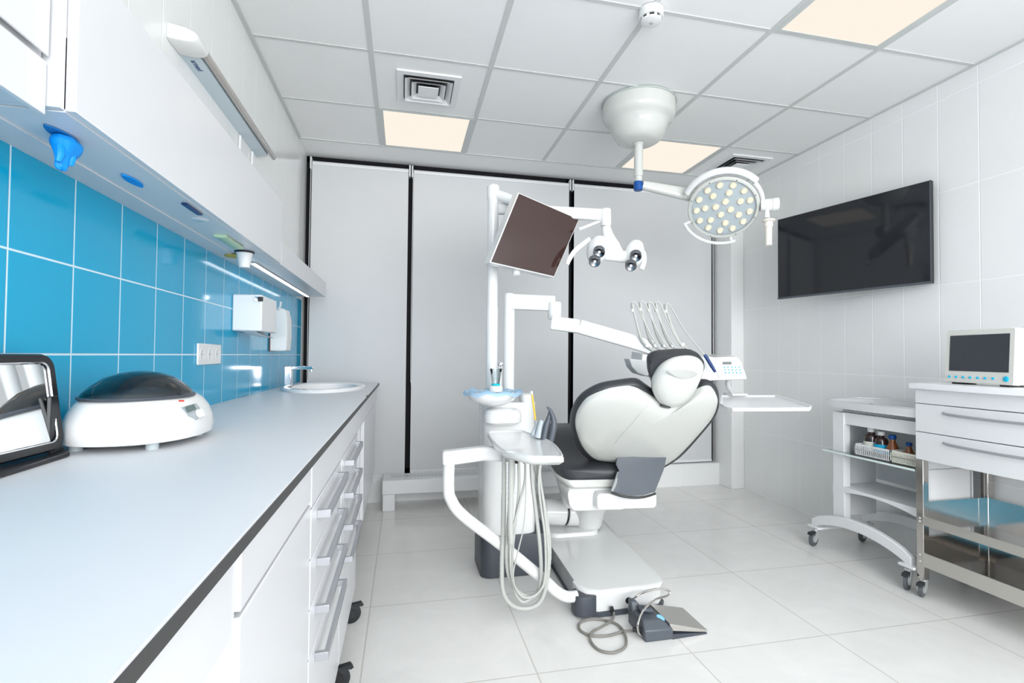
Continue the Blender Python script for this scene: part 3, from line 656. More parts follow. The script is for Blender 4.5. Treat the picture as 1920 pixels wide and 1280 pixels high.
# hinged arm + spring arm + delivery head
def barm(a, b, w, h, mb=None, r=.01):
    a, b = Vector(a), Vector(b); d = (b-a); L = d.length; d.normalize()
    s_ = d.cross(Vector((0,0,1))).normalized(); u_ = s_.cross(d)
    mb = mb or MB()
    return mb.loft([[a+d*t+s_*x+u_*y for x, y in rrect(w, h, r, 3)] for t in (0, L)])
DY = -1.42
dt = thing('delivery_table', (1.35, QY, 1.4), 'white swing-arm instrument table with five hoses, keypad and flat tray', 'instrument table')
e1 = at(1040, 575, 1, -1.17); s0 = Vector((QX+.02, QY, 1.396))
mesh('upper_arm', barm((QX, QY, 1.393), (e1.x, e1.y, 1.385), .06, .082), W_PLA, dt, bevel=.004)
k1 = at(1040, 600, 1, -1.19)
mesh('elbow', MB().lathe([(.034, -.045), (.036, -.04), (.036, .04), (.034, .045)], (k1.x, k1.y, 1.345), n=28), W_PLA, dt)
a1 = at(1033, 605, 1, -1.22); a2 = at(1086, 612, 1, -1.26); a3 = at(1222, 651, 1, -1.36)
mesh('arm_shoulder', barm(a1, a2, .055, .072), W_PLA, dt, bevel=.006)
mesh('spring_arm', barm(a2, a3, .05, .074), W_PLA, dt, bevel=.006)
# head: a box tray seen slightly from above
hz = 1.02
hl = at(1196, 690, 1, DY); hr = at(1400, 690, 1, DY-.03)
o = []
for x, y in ((1210,664),(1300,668),(1335,668),(1350,670),(1385,668),(1396,676),(1405,700),(1408,712),(1340,714),(1240,714),(1205,700)):
    o.append(at(x, y, 1, DY))
mesh('head_body', MB().loft([scale_ring([p+Vector((0, .02, 0)) for p in o], .95), [p+Vector((0, .03, 0)) for p in o], [p+Vector((.02, .20, .015)) for p in o], scale_ring([p+Vector((.02, .21, .015)) for p in o], .95)]), W_PLA, dt, ang=50)
pn = [at(x, y, 1, DY) for x, y in ((1347,670),(1384,669),(1392,678),(1399,705),(1352,709),(1343,690))]
kp = mesh('keypad', MB().loft([[p+Vector((0, .022, 0)) for p in pn], [p+Vector((0, .012, 0)) for p in pn]]), mat('bright_white_keypad', (.88, .90, .92), .3), dt)
mesh('display', MB().prism([at(x, y, 1, DY+.011) for x, y in ((1355,678),(1371,678),(1371,683),(1355,683))], (0, -.003, 0)), mat('lcd_grey', (.16, .18, .18), .3), kp)
for r_ in range(3):
    for c_ in range(5):
        p = at(1358+c_*7+r_*1.2, 688+r_*5.3, 1, DY+.010)
        mesh('key', MB().lathe([(.0042, 0), (.004, .002), (0, .002)], p, (0,-1,0), 10), PALECY, kp)
rl = [at(x, y, 1, DY-.02) for x, y in ((1180, 672), (1215, 676), (1215, 706), (1196, 700), (1185, 688))]
mesh('end_grip', MB().loft([rl, [p+Vector((.01, .09, 0)) for p in rl]]), mat('pale_grey_plastic', (.62, .64, .64), .3), dt, bevel=.004)
# instrument rests, arms and hoses
bases = [(1211.8,647.6),(1227,647.6),(1244,647.6),(1259.5,647.6),(1278.8,645.6)]
tops = [(1186.4,574.5),(1201.6,572.5),(1216.9,574.5),(1231,574.5),(1248.4,576.5)]
ends = [(1246,664),(1262,664),(1276,665),(1291,666),(1308,667)]
for i in range(5):
    y = DY+.03
    b, tt, e = bases[i], tops[i], ends[i]
    wa = mesh('whip_arm', MB().tube([at(b[0]+30, b[1]+22, 1, y), at(*b, 1, y), at(b[0]-10, b[1]-15, 1, y), at((b[0]+tt[0])/2-4, (b[1]+tt[1])/2, 1, y), at(*tt, 1, y)], [.006, .007, .0075, .0065, .0055], 10, 5), W_HOSE, dt)
    mesh('whip_clip', MB().tube([at(tt[0]-1, tt[1]+10, 1, y), at(tt[0]-1, tt[1]-6, 1, y)], [.008, .009], 10), mat('clip_grey', (.6, .6, .58), .4), wa)
    if i < 4:
        hp = [at(tt[0], tt[1]+4, 1, y-.01), at(tt[0], tt[1]-8, 1, y-.015), at(tt[0]+8, tt[1]-3, 1, y-.02), at(tt[0]+20, tt[1]+25, 1, y-.03), at(tt[0]+38, tt[1]+60, 1, y-.04), at(e[0], e[1], 1, y-.05)]
    else:
        hp = [at(tt[0], tt[1]+4, 1, y-.01), at(tt[0]+1, tt[1]-6, 1, y-.015), at(tt[0]+8, tt[1]-4, 1, y-.02), at(1282, 617, 1, y-.04), at(1302, 643, 1, y-.05), at(1321, 665, 1, y-.06)]
    mesh('instrument_hose', MB().tube(hp, .0038, 8, 6), W_HOSE, wa)
    mesh('pivot_pin', MB().lathe([(.009, -.012), (.009, .012)], at(*b, 1, y), (0,1,0), 14), W_PLA, wa)
for i, (x, y) in enumerate(((1255, 668), (1272, 669), (1288, 670), (1304, 671))):
    p = at(x, y, 1, DY-.02)
    mesh('handpiece_rest', MB().obox(p, .02, .05, .02), GREYP, dt, bevel=.004)
hp5 = thing('scaler_handpiece', at(1330, 680, 1, DY-.03), 'dark blue handpiece hanging on the instrument table beside the keypad', 'handpiece')
mesh('grip', MB().tube([at(1320.5, 664.5, 1, DY-.03), at(1324, 669, 1, DY-.03), at(1333, 684, 1, DY-.035), at(1341, 697, 1, DY-.04)], [.006, .0095, .0095, .007], 14, 5), NAVY, hp5)
# flat tray hanging from the table
TZ = .885
to_ = [at(x, y, 2, TZ) for x, y in ((1350,741.5),(1454.5,741.5),(1471,744.5),(1523,762),(1521,765.5),(1373,766.2),(1359,763),(1349,757))]
tr = mesh('flat_tray', MB().loft([[p+Vector((0,0,-.012)) for p in scale_ring(to_, .97)], to_, [p+Vector((0,0,.004)) for p in to_], [p+Vector((0,0,.004)) for p in scale_ring(to_, .96)], [p+Vector((0,0,-.006)) for p in scale_ring(to_, .93)]]), mat('bright_white_tray', (.90, .90, .92), .3), dt, ang=30)
tj = at(1380, 738, 2, TZ+.012)
mesh('tray_bracket', MB().box(tj.x-.05, tj.x+.05, tj.y-.04, tj.y+.05, TZ+.003, TZ+.016).tube([(tj.x, tj.y+.03, TZ+.01), (tj.x-.10, DY+.16, .95), (tj.x-.12, DY+.12, 1.0)], .014, 12, 4), W_PLA, dt, bevel=.003)

# blue film over the bowl, cup
BR = BC.z+.068
cp = thing('drinking_cup', (BC.x+.018, BC.y+.01, .935), 'clear plastic cup with a teal band on the spittoon', 'cup')
c0 = Vector((1.226, -1.285, .925))
mesh('cup_stand', MB().lathe([(.034, 0), (.035, .004), (.034, .024), (.030, .030)], c0, n=28), W_PLA, cp)
mesh('cup_wall', MB().lathe([(.019, .030), (.030, .115), (.031, .115), (.030, .113), (.018, .032)], c0, n=28, cap=False), CLEAR, cp)
mesh('teal_band', MB().lathe([(.0205, .032), (.0220, .041), (.0215, .041), (.020, .032)], c0, n=28, cap=False), CYANP, cp)
bb = MB(); ring1 = []; ring2 = []
rr_ = random.Random(7)
for k in range(40):
    t = 2*math.pi*k/40; ex_ = 1+.14*max(0, math.cos(t-.6))+.08*math.sin(5*t)*.4
    ring1.append(Vector((BC.x+.105*math.cos(t), BC.y+.105*math.sin(t), .925+.004*math.sin(7*t))))
    ring2.append(Vector((BC.x+.133*ex_*math.cos(t), BC.y+.133*ex_*math.sin(t), .930+.006*math.sin(9*t)+.006*max(0, math.sin(3*t+.5)))))
ring3 = [p+Vector((0,0,-.001)) for p in ring2]
bb.loft([[BC+Vector((.03*math.cos(2*math.pi*k/40), .03*math.sin(2*math.pi*k/40), .062)) for k in range(40)], ring1, ring2, [Vector((BC.x+(p.x-BC.x)*1.06, BC.y+(p.y-BC.y)*1.06, p.z-.018)) for p in ring2]], cap=False)
bib = mesh('protective_film', bb, BIB); tag(bib, 'crumpled pale blue protective film draped over the spittoon bowl', 'film cover')

# ------------------------------------------------------------------ screen on the pole
scn = thing('patient_screen', (PX, PY, 1.95), 'tilted flat screen in a white frame on top of the tall dental unit pole', 'screen')
SC4 = [Vector(p) for p in (at(972.5,361.7,1,-1.34), at(1085.7,411,1,-1.24), at(1038.8,518.8,1,-1.26), at(919.4,491.5,1,-1.36))]
sn = (SC4[1]-SC4[0]).cross(SC4[3]-SC4[0]).normalized()
if sn.dot(CAM-SC4[0]) < 0: sn = -sn
cc = sum(SC4, Vector())/4
fr4 = [cc+(p-cc)*1.015 for p in SC4]
bk = [p-sn*.070 for p in fr4]
mesh('casing', MB().loft([fr4, bk]), W_PLA, scn, bevel=.004)
mesh('back_housing', MB().loft([scale_ring(bk, .9), [p-sn*.03 for p in scale_ring(bk, .6)]]), W_PLA, scn, bevel=.004)
mesh('screen_glass', MB().loft([[p+sn*.0015 for p in scale_ring(SC4, .985)], [p-sn*.002 for p in scale_ring(SC4, .985)]]), mat('brown_black_screen', (.040, .018, .015), .05, spec=.6), scn)
mesh('screen_arm', MB().tube([(PX, PY, 1.975), at(960, 376, 1, -1.16), at(985, 400, 1, -1.20), cc-sn*.09], .026, 14, 4, flat=(1, 1.1)), W_PLA, scn)
mesh('pole_cap', MB().lathe([(.034, 0), (.034, .065), (.028, .073)], (PX, PY, 1.945), n=32), W_PLA, scn)
kn = at(968, 512, 1, -1.26)
mesh('camera_knob', MB().lathe([(.016, -.03), (.020, -.02), (.020, .01), (.014, .014)], kn, sn*.3+Vector((0,0,-1)), 20), W_PLA, scn)
# operating light
ol = thing('operating_light', (PX, PY, 1.9), 'white twin-lobed dental light with four reflectors on an arm behind the screen', 'dental light')
y = -1.30
vj = at(1136, 405, 1, y)
mesh('arm', barm((PX+.02, PY+.02, 1.90), at(1128, 403, 1, y), .035, .062, r=.012), W_PLA, ol, bevel=.004)
mesh('strut', MB().tube([at(1085, 430, 1, y+.02), at(1126, 414, 1, y+.01)], .008, 8), W_PLA, ol)
mesh('joint', MB().lathe([(.024, -.045), (.027, -.04), (.027, .04), (.024, .045)], at(1136, 408, 1, y), n=28), W_PLA, ol)
body = mesh('light_body', MB().tube([at(1136, 424, 1, y), at(1139, 440, 1, y), at(1147, 462, 1, y), at(1156, 478, 1, y)], [.022, .030, .044, .040], 20, 4), W_PLA, ol)
mesh('bridge', MB().tube([at(1118, 470, 1, y), at(1135, 476, 1, y-.01), at(1156, 480, 1, y-.012), at(1172, 481, 1, y-.01), at(1190, 478, 1, y)], [.036, .034, .030, .032, .034], 20, 4, flat=(.8, 1)), W_PLA, ol)
ld = (CAM-at(1150, 470, 1, y)).normalized()*.8+Vector((0, 0, -.55)); ld.normalize()
for (cx_, cy_, tx_, ty_, refl) in ((1118, 476, 1123, 448, ((1123.4, 473.2, 11), (1115, 491, 10.5))), (1187, 482, 1191, 456, ((1192.3, 480.7, 11), (1183, 498.8, 10.5)))):
    lob = mesh('lobe', MB().tube([at(tx_, ty_-4, 1, y+.01), at(tx_, ty_+2, 1, y+.01), at((tx_+cx_)/2, (ty_+cy_)/2, 1, y-.005), at(cx_, cy_, 1, y-.015), at(cx_-3, cy_+11, 1, y-.012), at(cx_-4, cy_+16, 1, y-.008)], [.024, .046, .060, .060, .046, .024], 24, 5, flat=(1, .85)), W_PLA, ol)
    for rx_, ry_, rp in refl:
        c = at(rx_, ry_, 1, y-.085)
        rim = mesh('reflector_rim', MB().lathe([(.029, -.02), (.029, .003), (.0265, .004), (.025, -.002)], c, ld, 28, cap=False), GREYR, lob)
        mesh('reflector', MB().lathe([(.0255, .001), (.018, -.004), (.010, -.010), (0, -.012)], c, ld, 24, cap=False), mat('dark_reflector', (.30, .31, .33), .2, metal=1), rim)
        mesh('lens_dome', MB().lathe([(.008, -.004), (.0065, .001), (0, .003)], c, ld, 16, cap=False), W_PLA, rim)
for pts in (((1106,447),(1092,458),(1078,470),(1068,485),(1064,496)), ((1200,462),(1207,475),(1208,490),(1203,505))):
    mesh('grip', MB().tube([at(a, b, 1, y-.01-.004*i) for i, (a, b) in enumerate(pts)], [.008, .010, .010, .010, .007][:len(pts)], 10, 5, flat=(.6, 1.2)), mat('soft_white_grip', (.78, .80, .79), .35), ol)

# ------------------------------------------------------------------ assistant's tray with hoses
AY = -1.70
asst = thing('assistant_tray', (1.25, AY, .75), 'small white side tray on a bent white tube, long suction hoses hanging below it', 'side tray')
AZ = .752
ap_ = [at(x, y_, 2, AZ) for x, y_ in ((914,813),(920,809),(975,807.5),(990,811),(1030,826),(1050,843),(1057,858),(1040,858.5),(1000,858),(965,850),(945,846),(925,830))]
mesh('tray_top', MB().loft([[p+Vector((0,0,-.030)) for p in scale_ring(ap_, .90)], [p+Vector((0,0,-.014)) for p in ap_], ap_, [p+Vector((0,0,.0)) for p in scale_ring(ap_, .97)]]), W_PLA, asst, ang=50)
mesh('tray_rim', MB().tube(catmull(scale_ring(ap_, .95), 3, True)[0], .0055, 8, close=True), W_PLA, asst)
b0, b1, b2 = at(842, 858, 1, AY), at(905, 850, 1, AY+.05), at(955, 852, 1, AY+.02)
mesh('bracket', MB().loft([[q+Vector((0, s_*.035, z_)) for s_, z_ in ((-.8,-.028),(1,-.028),(1,.030),(-.8,.030))] for q in (b0+Vector((-.028,0,0)), b0, b1, b2, b2+Vector((.08, .0, .0)))]), W_PLA, asst, bevel=.012, seg=3)
tb = [at(842, 866, 1, AY), at(841, 915, 1, AY), at(846, 937, 1, AY), at(868, 966, 1, AY), at(940, 1021, 1, AY), at(1018, 1085, 1, AY), at(1042, 1107, 1, AY), at(1062, 1118, 1, AY), at(1082, 1117, 1, AY)]
mesh('bent_tube', MB().tube(tb, .0235, 20, 5), W_PLA, asst)
hs = [ ((945,852),(945,900),(944,980),(941,1060),(944,1110),(962,1135),(990,1140),(1012,1128),(1024,1095),(1030,1030),(1022,960),(1005,880),(998,852), .010),
       ((962,855),(962,900),(955,960),(950,1040),(956,1085),(972,1110),(1000,1118),(1014,1090),(1013,1030),(1005,960),(998,900),(996,856), .0085),
       ((972,856),(973,920),(966,980),(960,1050),(963,1100),(980,1128),(1005,1112),(1022,1090),(1028,1040),(1020,950),(1012,890),(1016,856), .006),
       ((985,866),(984,900),(975,940),(960,1000),(957,1060),(965,1100),(985,1120),(1010,1110),(1022,1080),(1022,1010),(1013,940),(1010,900),(1014,858), .005),
       ((958,855),(958,910),(957,980),(958,1010),(958,1020), .012) , 
       ((986,870),(986,930),(982,985),(972,1030),(963,1070),(964,1095),(972,1108), .0028)]
for i, h in enumerate(hs):
    r = h[-1]; pts = h[:-1]; yo = AY-.03-.012*i
    if r > .009:
        pc_, _ = catmull([at(a, b, 1, yo) for a, b in pts], 14)
        mesh('suction_hose', MB().tube(pc_, [r*(1.0 if k % 2 else .9) for k in range(len(pc_))], 12), W_HOSE, asst)
    else: mesh('thin_hose', MB().tube([at(a, b, 1, yo) for a, b in pts], r, 12, 5), W_HOSE, asst)
for x in (970, 985, 1006): mesh('hose_holder', MB().tube([at(x, 852, 1, AY-.05), at(x, 868, 1, AY-.05)], .010, 12), BLACK, asst)
for nm, pts, rr__, mt, lab in (('suction_tip', ((1006,740),(1009,752),(1014,775),(1016,790)), (.0035, .0035, .0035, .0035), YELLOW, 'yellow'),):
    mesh(nm, MB().tube([at(997, 736, 1, AY+.06), at(999, 750, 1, AY+.06), at(1004, 787, 1, AY+.06)], .0042, 10, 4), YELLOW, asst)
    mesh('suction_tip_end', MB().tube([at(996.5, 733, 1, AY+.06), at(997.2, 739, 1, AY+.06)], .0055, 10), W_PLA, asst)
    mesh('suction_handle', MB().tube([at(1004, 788, 1, AY+.06), at(1006, 797, 1, AY+.06), at(1000, 812, 1, AY+.04), at(998, 818, 1, AY+.03)], [.006, .008, .010, .012], 12, 4), mat('grey_handpiece', (.42, .47, .50), .35), asst)
mesh('syringe_holder', MB().tube([at(1017, 788, 1, AY+.03), at(1014, 800, 1, AY+.03), at(1010, 822, 1, AY+.02)], [.012, .016, .020], 12, 3), mat('clear_grey_sleeve', (.50, .55, .58), .25), asst)
mesh('dark_syringe', MB().tube([at(1030, 764, 1, AY), at(1031, 775, 1, AY), at(1024, 800, 1, AY), at(1018, 830, 1, AY)], [.003, .008, .013, .015], 12, 4), GREYP, asst)
mesh('dark_suction', MB().tube([at(1025, 763, 1, AY-.01), at(1031, 768, 1, AY-.01), at(1037, 783, 1, AY-.01), at(1038, 800, 1, AY-.01), at(1031, 832, 1, AY-.01)], [.003, .007, .011, .015, .013], 12, 4), GREYP, asst)

# ------------------------------------------------------------------ dental chair
ch = thing('dental_chair', (1.75, -1.3, 0), 'reclined dental chair with charcoal upholstery and white shell, seen from behind', 'dental chair')
# base plate
PZ = .105
bp = [Vector((x, y_, 0)) for x, y_ in ((1.519,-1.62),(1.531,-1.60),(1.545,-1.20),(1.645,-.72),(1.99,-.72),(1.955,-1.20),(1.935,-1.62),(1.925,-1.68),(1.885,-1.722),(1.60,-1.735),(1.55,-1.715),(1.525,-1.67))]
def rz(pts, f, z): c = Vector((1.74, -1.25, 0)); return [Vector(((p.x-c.x)*f[0]+c.x, (p.y-c.y)*f[1]+c.y, z)) for p in pts]
mesh('base_plinth', MB().loft([rz(bp, (1.0, 1.0), 0), rz(bp, (1.01, 1.01), .003), rz(bp, (1.01, 1.01), .016), rz(bp, (.985, .99), .02)]), DGREY, ch)
mesh('base_cover', MB().loft([rz(bp, (.985, .985), .018), rz(bp, (.99, .99), .085), rz(bp, (1.0, 1.0), .098), rz(bp, (.99, .99), PZ), rz(bp, (.9, .95), PZ+.001)]), W_PLA, ch, ang=60)
mesh('tube_socket', MB().loft([[Vector((1.545+x*f, -1.695+y_*f, z)) for x, y_ in rrect(.10, .10, .035)] for z, f in ((.012, 1), (.085, 1), (.092, .96))]), DGREY, ch)
mesh('base_plug', MB().lathe([(.014, 0), (.013, .004), (0, .004)], at(1178, 1125, 1, -1.722), (0,-1,0), 24), BLACK, ch)
mesh('rear_hump', MB().loft([[Vector((1.72+x*f, -.90+y_*g, z)) for x, y_ in rrect(.30, .34, .06)] for z, f, g in ((.10, 1.02, 1.02), (.118, 1, 1), (.125, .95, .97))]), W_PLA, ch)
# lift column
mesh('lift_column', MB().loft([[Vector((cx+x*2*a, cy+y_*2*b, z)) for x, y_ in rrect(1, 1, .45, 6)] for cx, cy, z, a, b in ((1.835,-.95,.118,.070,.075),(1.833,-.96,.14,.078,.08),(1.825,-1.0,.22,.085,.09),(1.815,-1.08,.30,.10,.11),(1.80,-1.14,.35,.11,.12))]), W_PLA, ch)
mesh('lift_knuckle', MB().lathe([(.055, -.155), (.072, -.145), (.075, -.03), (.070, -.025), (.070, -.012), (.075, -.007), (.078, .16), (.06, .17)], (1.715, -.95, .205), (1, 0, -.08), 36), W_PLA, ch)
mesh('knuckle_band', MB().lathe([(.0705, -.024), (.0712, -.018), (.0705, -.012)], (1.715, -.95, .205), (1, 0, -.08), 36, cap=False), BLACK, ch)
# seat body shell
def SP(x, y, yy): return at(x, y, 1, yy)
seatx = 1.82
yawc = math.radians(6)
def CL(a, b, z): # chair-local: a right, b forward from (1.80,-1.25)
    return Vector((1.815+a*math.cos(yawc)+b*math.sin(yawc), -1.25-a*math.sin(yawc)+b*math.cos(yawc), z))
def sect(b, z, w, h, r=.05, n=5): return [CL(x, b, z+y_) for x, y_ in rrect(w, h, min(r, h*.49), n)]
def tsec(b, zt, zb, wt, wb, r=.05, sh=0, n=5):
    h = zt-zb; o = []
    for x, y_ in rrect(1, h, min(r, h*.48, .3), n):
        f = (y_+h/2)/h; w_ = wb+(wt-wb)*(max(0, f)**.6)
        xx = math.copysign(max(0, abs(x)-(.5-.5)), x)
        o.append(CL(sh*(1-f)+(x)*w_, b, zb+f*h))
    return o
mesh('seat_underbody', MB().loft([tsec(-.13, .43, .36, .36, .20, .03, -.04), tsec(-.12, .44, .335, .44, .24, .03, -.06), tsec(.0, .45, .31, .47, .26, .03, -.06), tsec(.25, .45, .31, .44, .26, .03, -.03), tsec(.6, .47, .38, .38, .3), tsec(1.0, .47, .42, .3, .26)]), W_PLA, ch, ang=50)
mesh('rear_shelf', MB().loft([[CL(x+.065, b, z+y_) for x, y_ in rrect(w_, h, min(.018, h*.45), 4)] for b, z, w_, h in ((-.185, .395, .27, .05), (-.18, .395, .30, .075), (-.10, .395, .33, .085), (.05, .395, .34, .085))]), W_PLA, ch)
mesh('seat_shell', MB().loft([tsec(-.13, .49, .455, .44, .38, .02), tsec(-.11, .495, .44, .50, .38, .02), tsec(.0, .50, .425, .55, .40, .02), tsec(.2, .53, .43, .56, .42, .02), tsec(.4, .57, .46, .50, .40, .02)]), W_SHELL, ch, ang=50)
mesh('seat_cushion', MB().loft([tsec(-.145, .535, .495, .46, .42, .02), tsec(-.13, .555, .485, .53, .46, .03), tsec(-.03, .575, .48, .585, .48, .04), tsec(.10, .64, .49, .60, .50, .05), tsec(.20, .685, .52, .60, .52, .05), tsec(.30, .70, .55, .58, .52, .05), tsec(.42, .685, .57, .54, .48, .04), tsec(.75, .65, .56, .48, .44, .04), tsec(1.12, .61, .54, .42, .38, .03), tsec(1.18, .60, .55, .36, .34, .02)]), LEATHER, ch, ang=70, sub=1)
# backrest, traced outline on its own reclined plane
O_ = CL(0, .0, .50); tilt = math.radians(50)
R_ = (CL(1,0,0)-CL(0,0,0)); F_ = (CL(0,1,0)-CL(0,0,0))
U_ = (-F_)*math.sin(tilt)+Vector((0,0,1))*math.cos(tilt)
N_ = R_.cross(U_).normalized()
if N_.dot(CAM-O_) < 0: N_ = -N_
OL = [(1152,866),(1121,862),(1104,852),(1090,834),(1081.6,811.6),(1078.8,794.7),(1083,775),(1095.6,756.7),(1112.5,745.5),(1135,737),(1163,731.4),(1190,730.2),(1208,738.4),(1225,748),(1241,755),(1256,758),(1270,756),(1287,748),(1309.4,735.6),(1323.5,730),(1336,731.4),(1344.6,744),(1344.6,761),(1334.7,783.4),(1309.4,814),(1281,845),(1261.6,862),(1235,876),(1195,878)]
ol2 = [onplane(x, y, O_, N_) for x, y in OL]
ol2, _ = catmull(ol2, 3, True)
cb_ = sum(ol2, Vector())/len(ol2)
def shell(pts, f, off): return [cb_+(p-cb_)*f+N_*off for p in pts]
bs_ = mesh('back_shell', MB().loft([shell(ol2, 1.0, -.02), shell(ol2, 1.0, .0), shell(ol2, .99, .006), shell(ol2, .96, .012), shell(ol2, .85, .022), shell(ol2, .6, .030), shell(ol2, .3, .034), shell(ol2, .02, .035)]), W_SHELL, ch, ang=60)
OC = [(1152,868),(1118,866),(1098,856),(1082,838),(1071.5,812),(1068,794),(1071.5,773),(1082,752),(1101,737),(1126,726),(1160,720),(1194,717),(1213,728),(1228,738),(1245,746),(1258,748),(1268,747),(1282,740),(1303,727),(1323.5,719),(1340,722),(1348,737),(1348,760),(1337,785),(1311,817),(1283,848),(1263,864),(1235,878),(1195,880)]
oc = [onplane(x, y, O_-N_*.03, N_) for x, y in OC]; oc, _ = catmull(oc, 3, True); cc_ = sum(oc, Vector())/len(oc)
def cush(f, off): return [cc_+(p-cc_)*f-N_*off for p in oc]
mesh('back_cushion', MB().loft([cush(.96, -.016), cush(.99, -.008), cush(1.0, .004), cush(.99, .02), cush(.96, .034), cush(.85, .042), cush(.5, .04), cush(.05, .035)]), LEATHER, ch, ang=60)
_b2 = BVHTree.FromPolygons([v.co.copy() for v in bs_.data.vertices], [list(p.vertices) for p in bs_.data.polygons])
for seq in (((1214,760),(1200,776),(1184,795),(1166,815),(1150,834)), ((1333,778),(1322,796),(1308,812),(1290,833))):
    pp = []
    for x, y_ in seq:
        h = _b2.ray_cast(CAM, (onplane(x, y_, O_, N_)-CAM).normalized())
        if h[0]: pp.append(h[0])
    if len(pp) > 2: mesh('shell_crease', MB().tube(pp, [.0015]+[.003]*(len(pp)-2)+[.0015], 8, 4), W_SHELL, bs_)
# headrest
OH = [(1221,721.6),(1225,704.7),(1239,685),(1261.6,672),(1290,667.5),(1308,671),(1318,682),(1313,702),(1299,730),(1282,749),(1262,758.5),(1246,758),(1233,750),(1224,736)]
HO = CL(0, -.52, .95); tl2 = math.radians(35)
U2 = (-F_)*math.sin(tl2)+Vector((0,0,1))*math.cos(tl2); N2 = R_.cross(U2).normalized()
if N2.dot(CAM-HO) < 0: N2 = -N2
oh = [onplane(x, y, HO, N2) for x, y in OH]; oh, _ = catmull(oh, 4, True); hc_ = sum(oh, Vector())/len(oh)
def hr_(f, off): return [hc_+(p-hc_)*f+N2*off for p in oh]
HS = mesh('head_shell', MB().loft([hr_(.97, -.012), hr_(1.0, -.004), hr_(.99, .012), hr_(.93, .028), hr_(.8, .042), hr_(.55, .053), hr_(.02, .058)]), W_SHELL, ch, ang=60)
OD = [(1224,722),(1218.5,705),(1216.5,690),(1218,677),(1233.5,668.5),(1258,666),(1281,664.5),(1304,665.5),(1316,672),(1322,684),(1316,704),(1300,730),(1280,748),(1262,756),(1242,755),(1230,745)]
od = [onplane(x, y, HO-N2*.02, N2) for x, y in OD]; od, _ = catmull(od, 4, True); dc_ = sum(od, Vector())/len(od)
def hd_(f, off): return [dc_+(p-dc_)*f-N2*off for p in od]
mesh('head_cushion', MB().loft([hd_(.96, -.008), hd_(1.0, .008), hd_(.99, .035), hd_(.93, .055), hd_(.7, .065), hd_(.05, .06)]), LEATHER, ch, ang=60)
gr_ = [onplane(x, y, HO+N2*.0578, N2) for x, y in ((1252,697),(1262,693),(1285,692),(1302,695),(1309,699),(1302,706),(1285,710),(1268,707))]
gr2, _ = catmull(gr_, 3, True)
mesh('head_recess_shade', MB().loft([gr2, [p+N2*.002 for p in scale_ring(gr2, .93)]]), mat('grip_recess_shade', (.46, .47, .45), .4), HS)  # darker grey patch paints the shade of the recess in the head shell
mesh('head_mount', MB().tube([onplane(1248, 763, O_+N_*.03, N_), onplane(1250, 748, HO, N2)], [.022, .02], 16), BLACK, ch)
# grey rear cover
GO = CL(0, -.20, .50); tl3 = math.radians(-22)
U3 = (-F_)*math.sin(tl3)+Vector((0,0,1))*math.cos(tl3); N3 = R_.cross(U3).normalized()
if N3.dot(CAM-GO) < 0: N3 = -N3
OG = [(1164,851.5),(1190,852),(1220,850.5),(1250,848),(1249,859),(1245,879),(1237,899),(1228,922),(1207,928),(1185,929),(1163,925),(1147,921),(1153,906),(1161,882),(1155,870),(1157.5,860)]
def gp(o, d):
    return [onplane(x, y, GO+N3*d, N3) for x, y in o]
GCC = 1200
def gcurve(off):
    out = []
    for x, y in OG:
        u = (x-1200)/50.; out.append(onplane(x, y, GO+N3*(.02*(1-u*u)), N3)+N3*off)
    return out
g_in, g_out = gcurve(-.012), gcurve(0)
mesh('rear_cover', MB().loft([g_in, g_out, scale_ring(g_out, .97)]), GREYP, ch, ang=60)
ge = [(1146,923),(1163,929),(1185,932.5),(1207,931.5),(1229,925)]
mesh('cover_edge', MB().tube([onplane(x, y, GO+N3*(.012*(1-((x-1200)/50.)**2)), N3) for x, y in ge], .006, 8, 4), BLACK, ch)
gs = [(1160,885),(1154,905),(1147,921)]
mesh('cover_side', MB().tube([onplane(x, y, GO-N3*.004, N3) for x, y in gs], [.008, .010, .006], 8, 4), mat('mid_grey_plastic', (.36, .38, .38), .4), ch)

# ------------------------------------------------------------------ foot control
fc = thing('foot_control', (1.80, -1.88, 0), 'dark grey foot control with a steel pedal plate on the floor', 'foot control')
fl = lambda x, y_, z=.0: at(x, y_, 2, z)
ob = [fl(1192,1172), fl(1212,1201), fl(1224,1203), fl(1258,1196), fl(1256,1175), fl(1232,1160)]
P0 = fl(1256, 1197); P1 = fl(1320, 1189); P2 = fl(1276, 1156); P3 = fl(1232, 1158)
q0 = Vector((1.715, -1.86, 0)); ax_ = (P1-P0).normalized(); ay_ = Vector((-ax_.y, ax_.x, 0))
B0 = fl(1226, 1203)
def FL(a, b, z): return B0+ax_*a+ay_*b+Vector((0,0,z))
mesh('body', MB().loft([[FL(a, b, .0) for a, b in ((-.035,.0),(.085,.0),(.085,.16),(-.035,.16))], [FL(a, b, .042) for a, b in ((-.037,.002),(.083,.0),(.083,.16),(-.037,.158))], [FL(a, b, .070) for a, b in ((-.032,.03),(.045,.03),(.045,.15),(-.032,.15))]]), GREYP, fc, bevel=.005)
mesh('rear_hood', MB().loft([[FL(a, b, .04) for a, b in ((-.036,.10),(.03,.10),(.03,.162),(-.036,.162))], [FL(a, b, .100) for a, b in ((-.036,.135),(-.012,.125),(-.012,.160),(-.036,.160))]]), GREYP, fc, bevel=.005)
mesh('button_bar', MB().obox(FL(.012, .095, .080), .060, .040, .018, Matrix.Rotation(math.atan2(ax_.y, ax_.x), 3, 'Z')@Matrix.Rotation(math.radians(12), 3, 'Y')), GREYP, fc, bevel=.008)
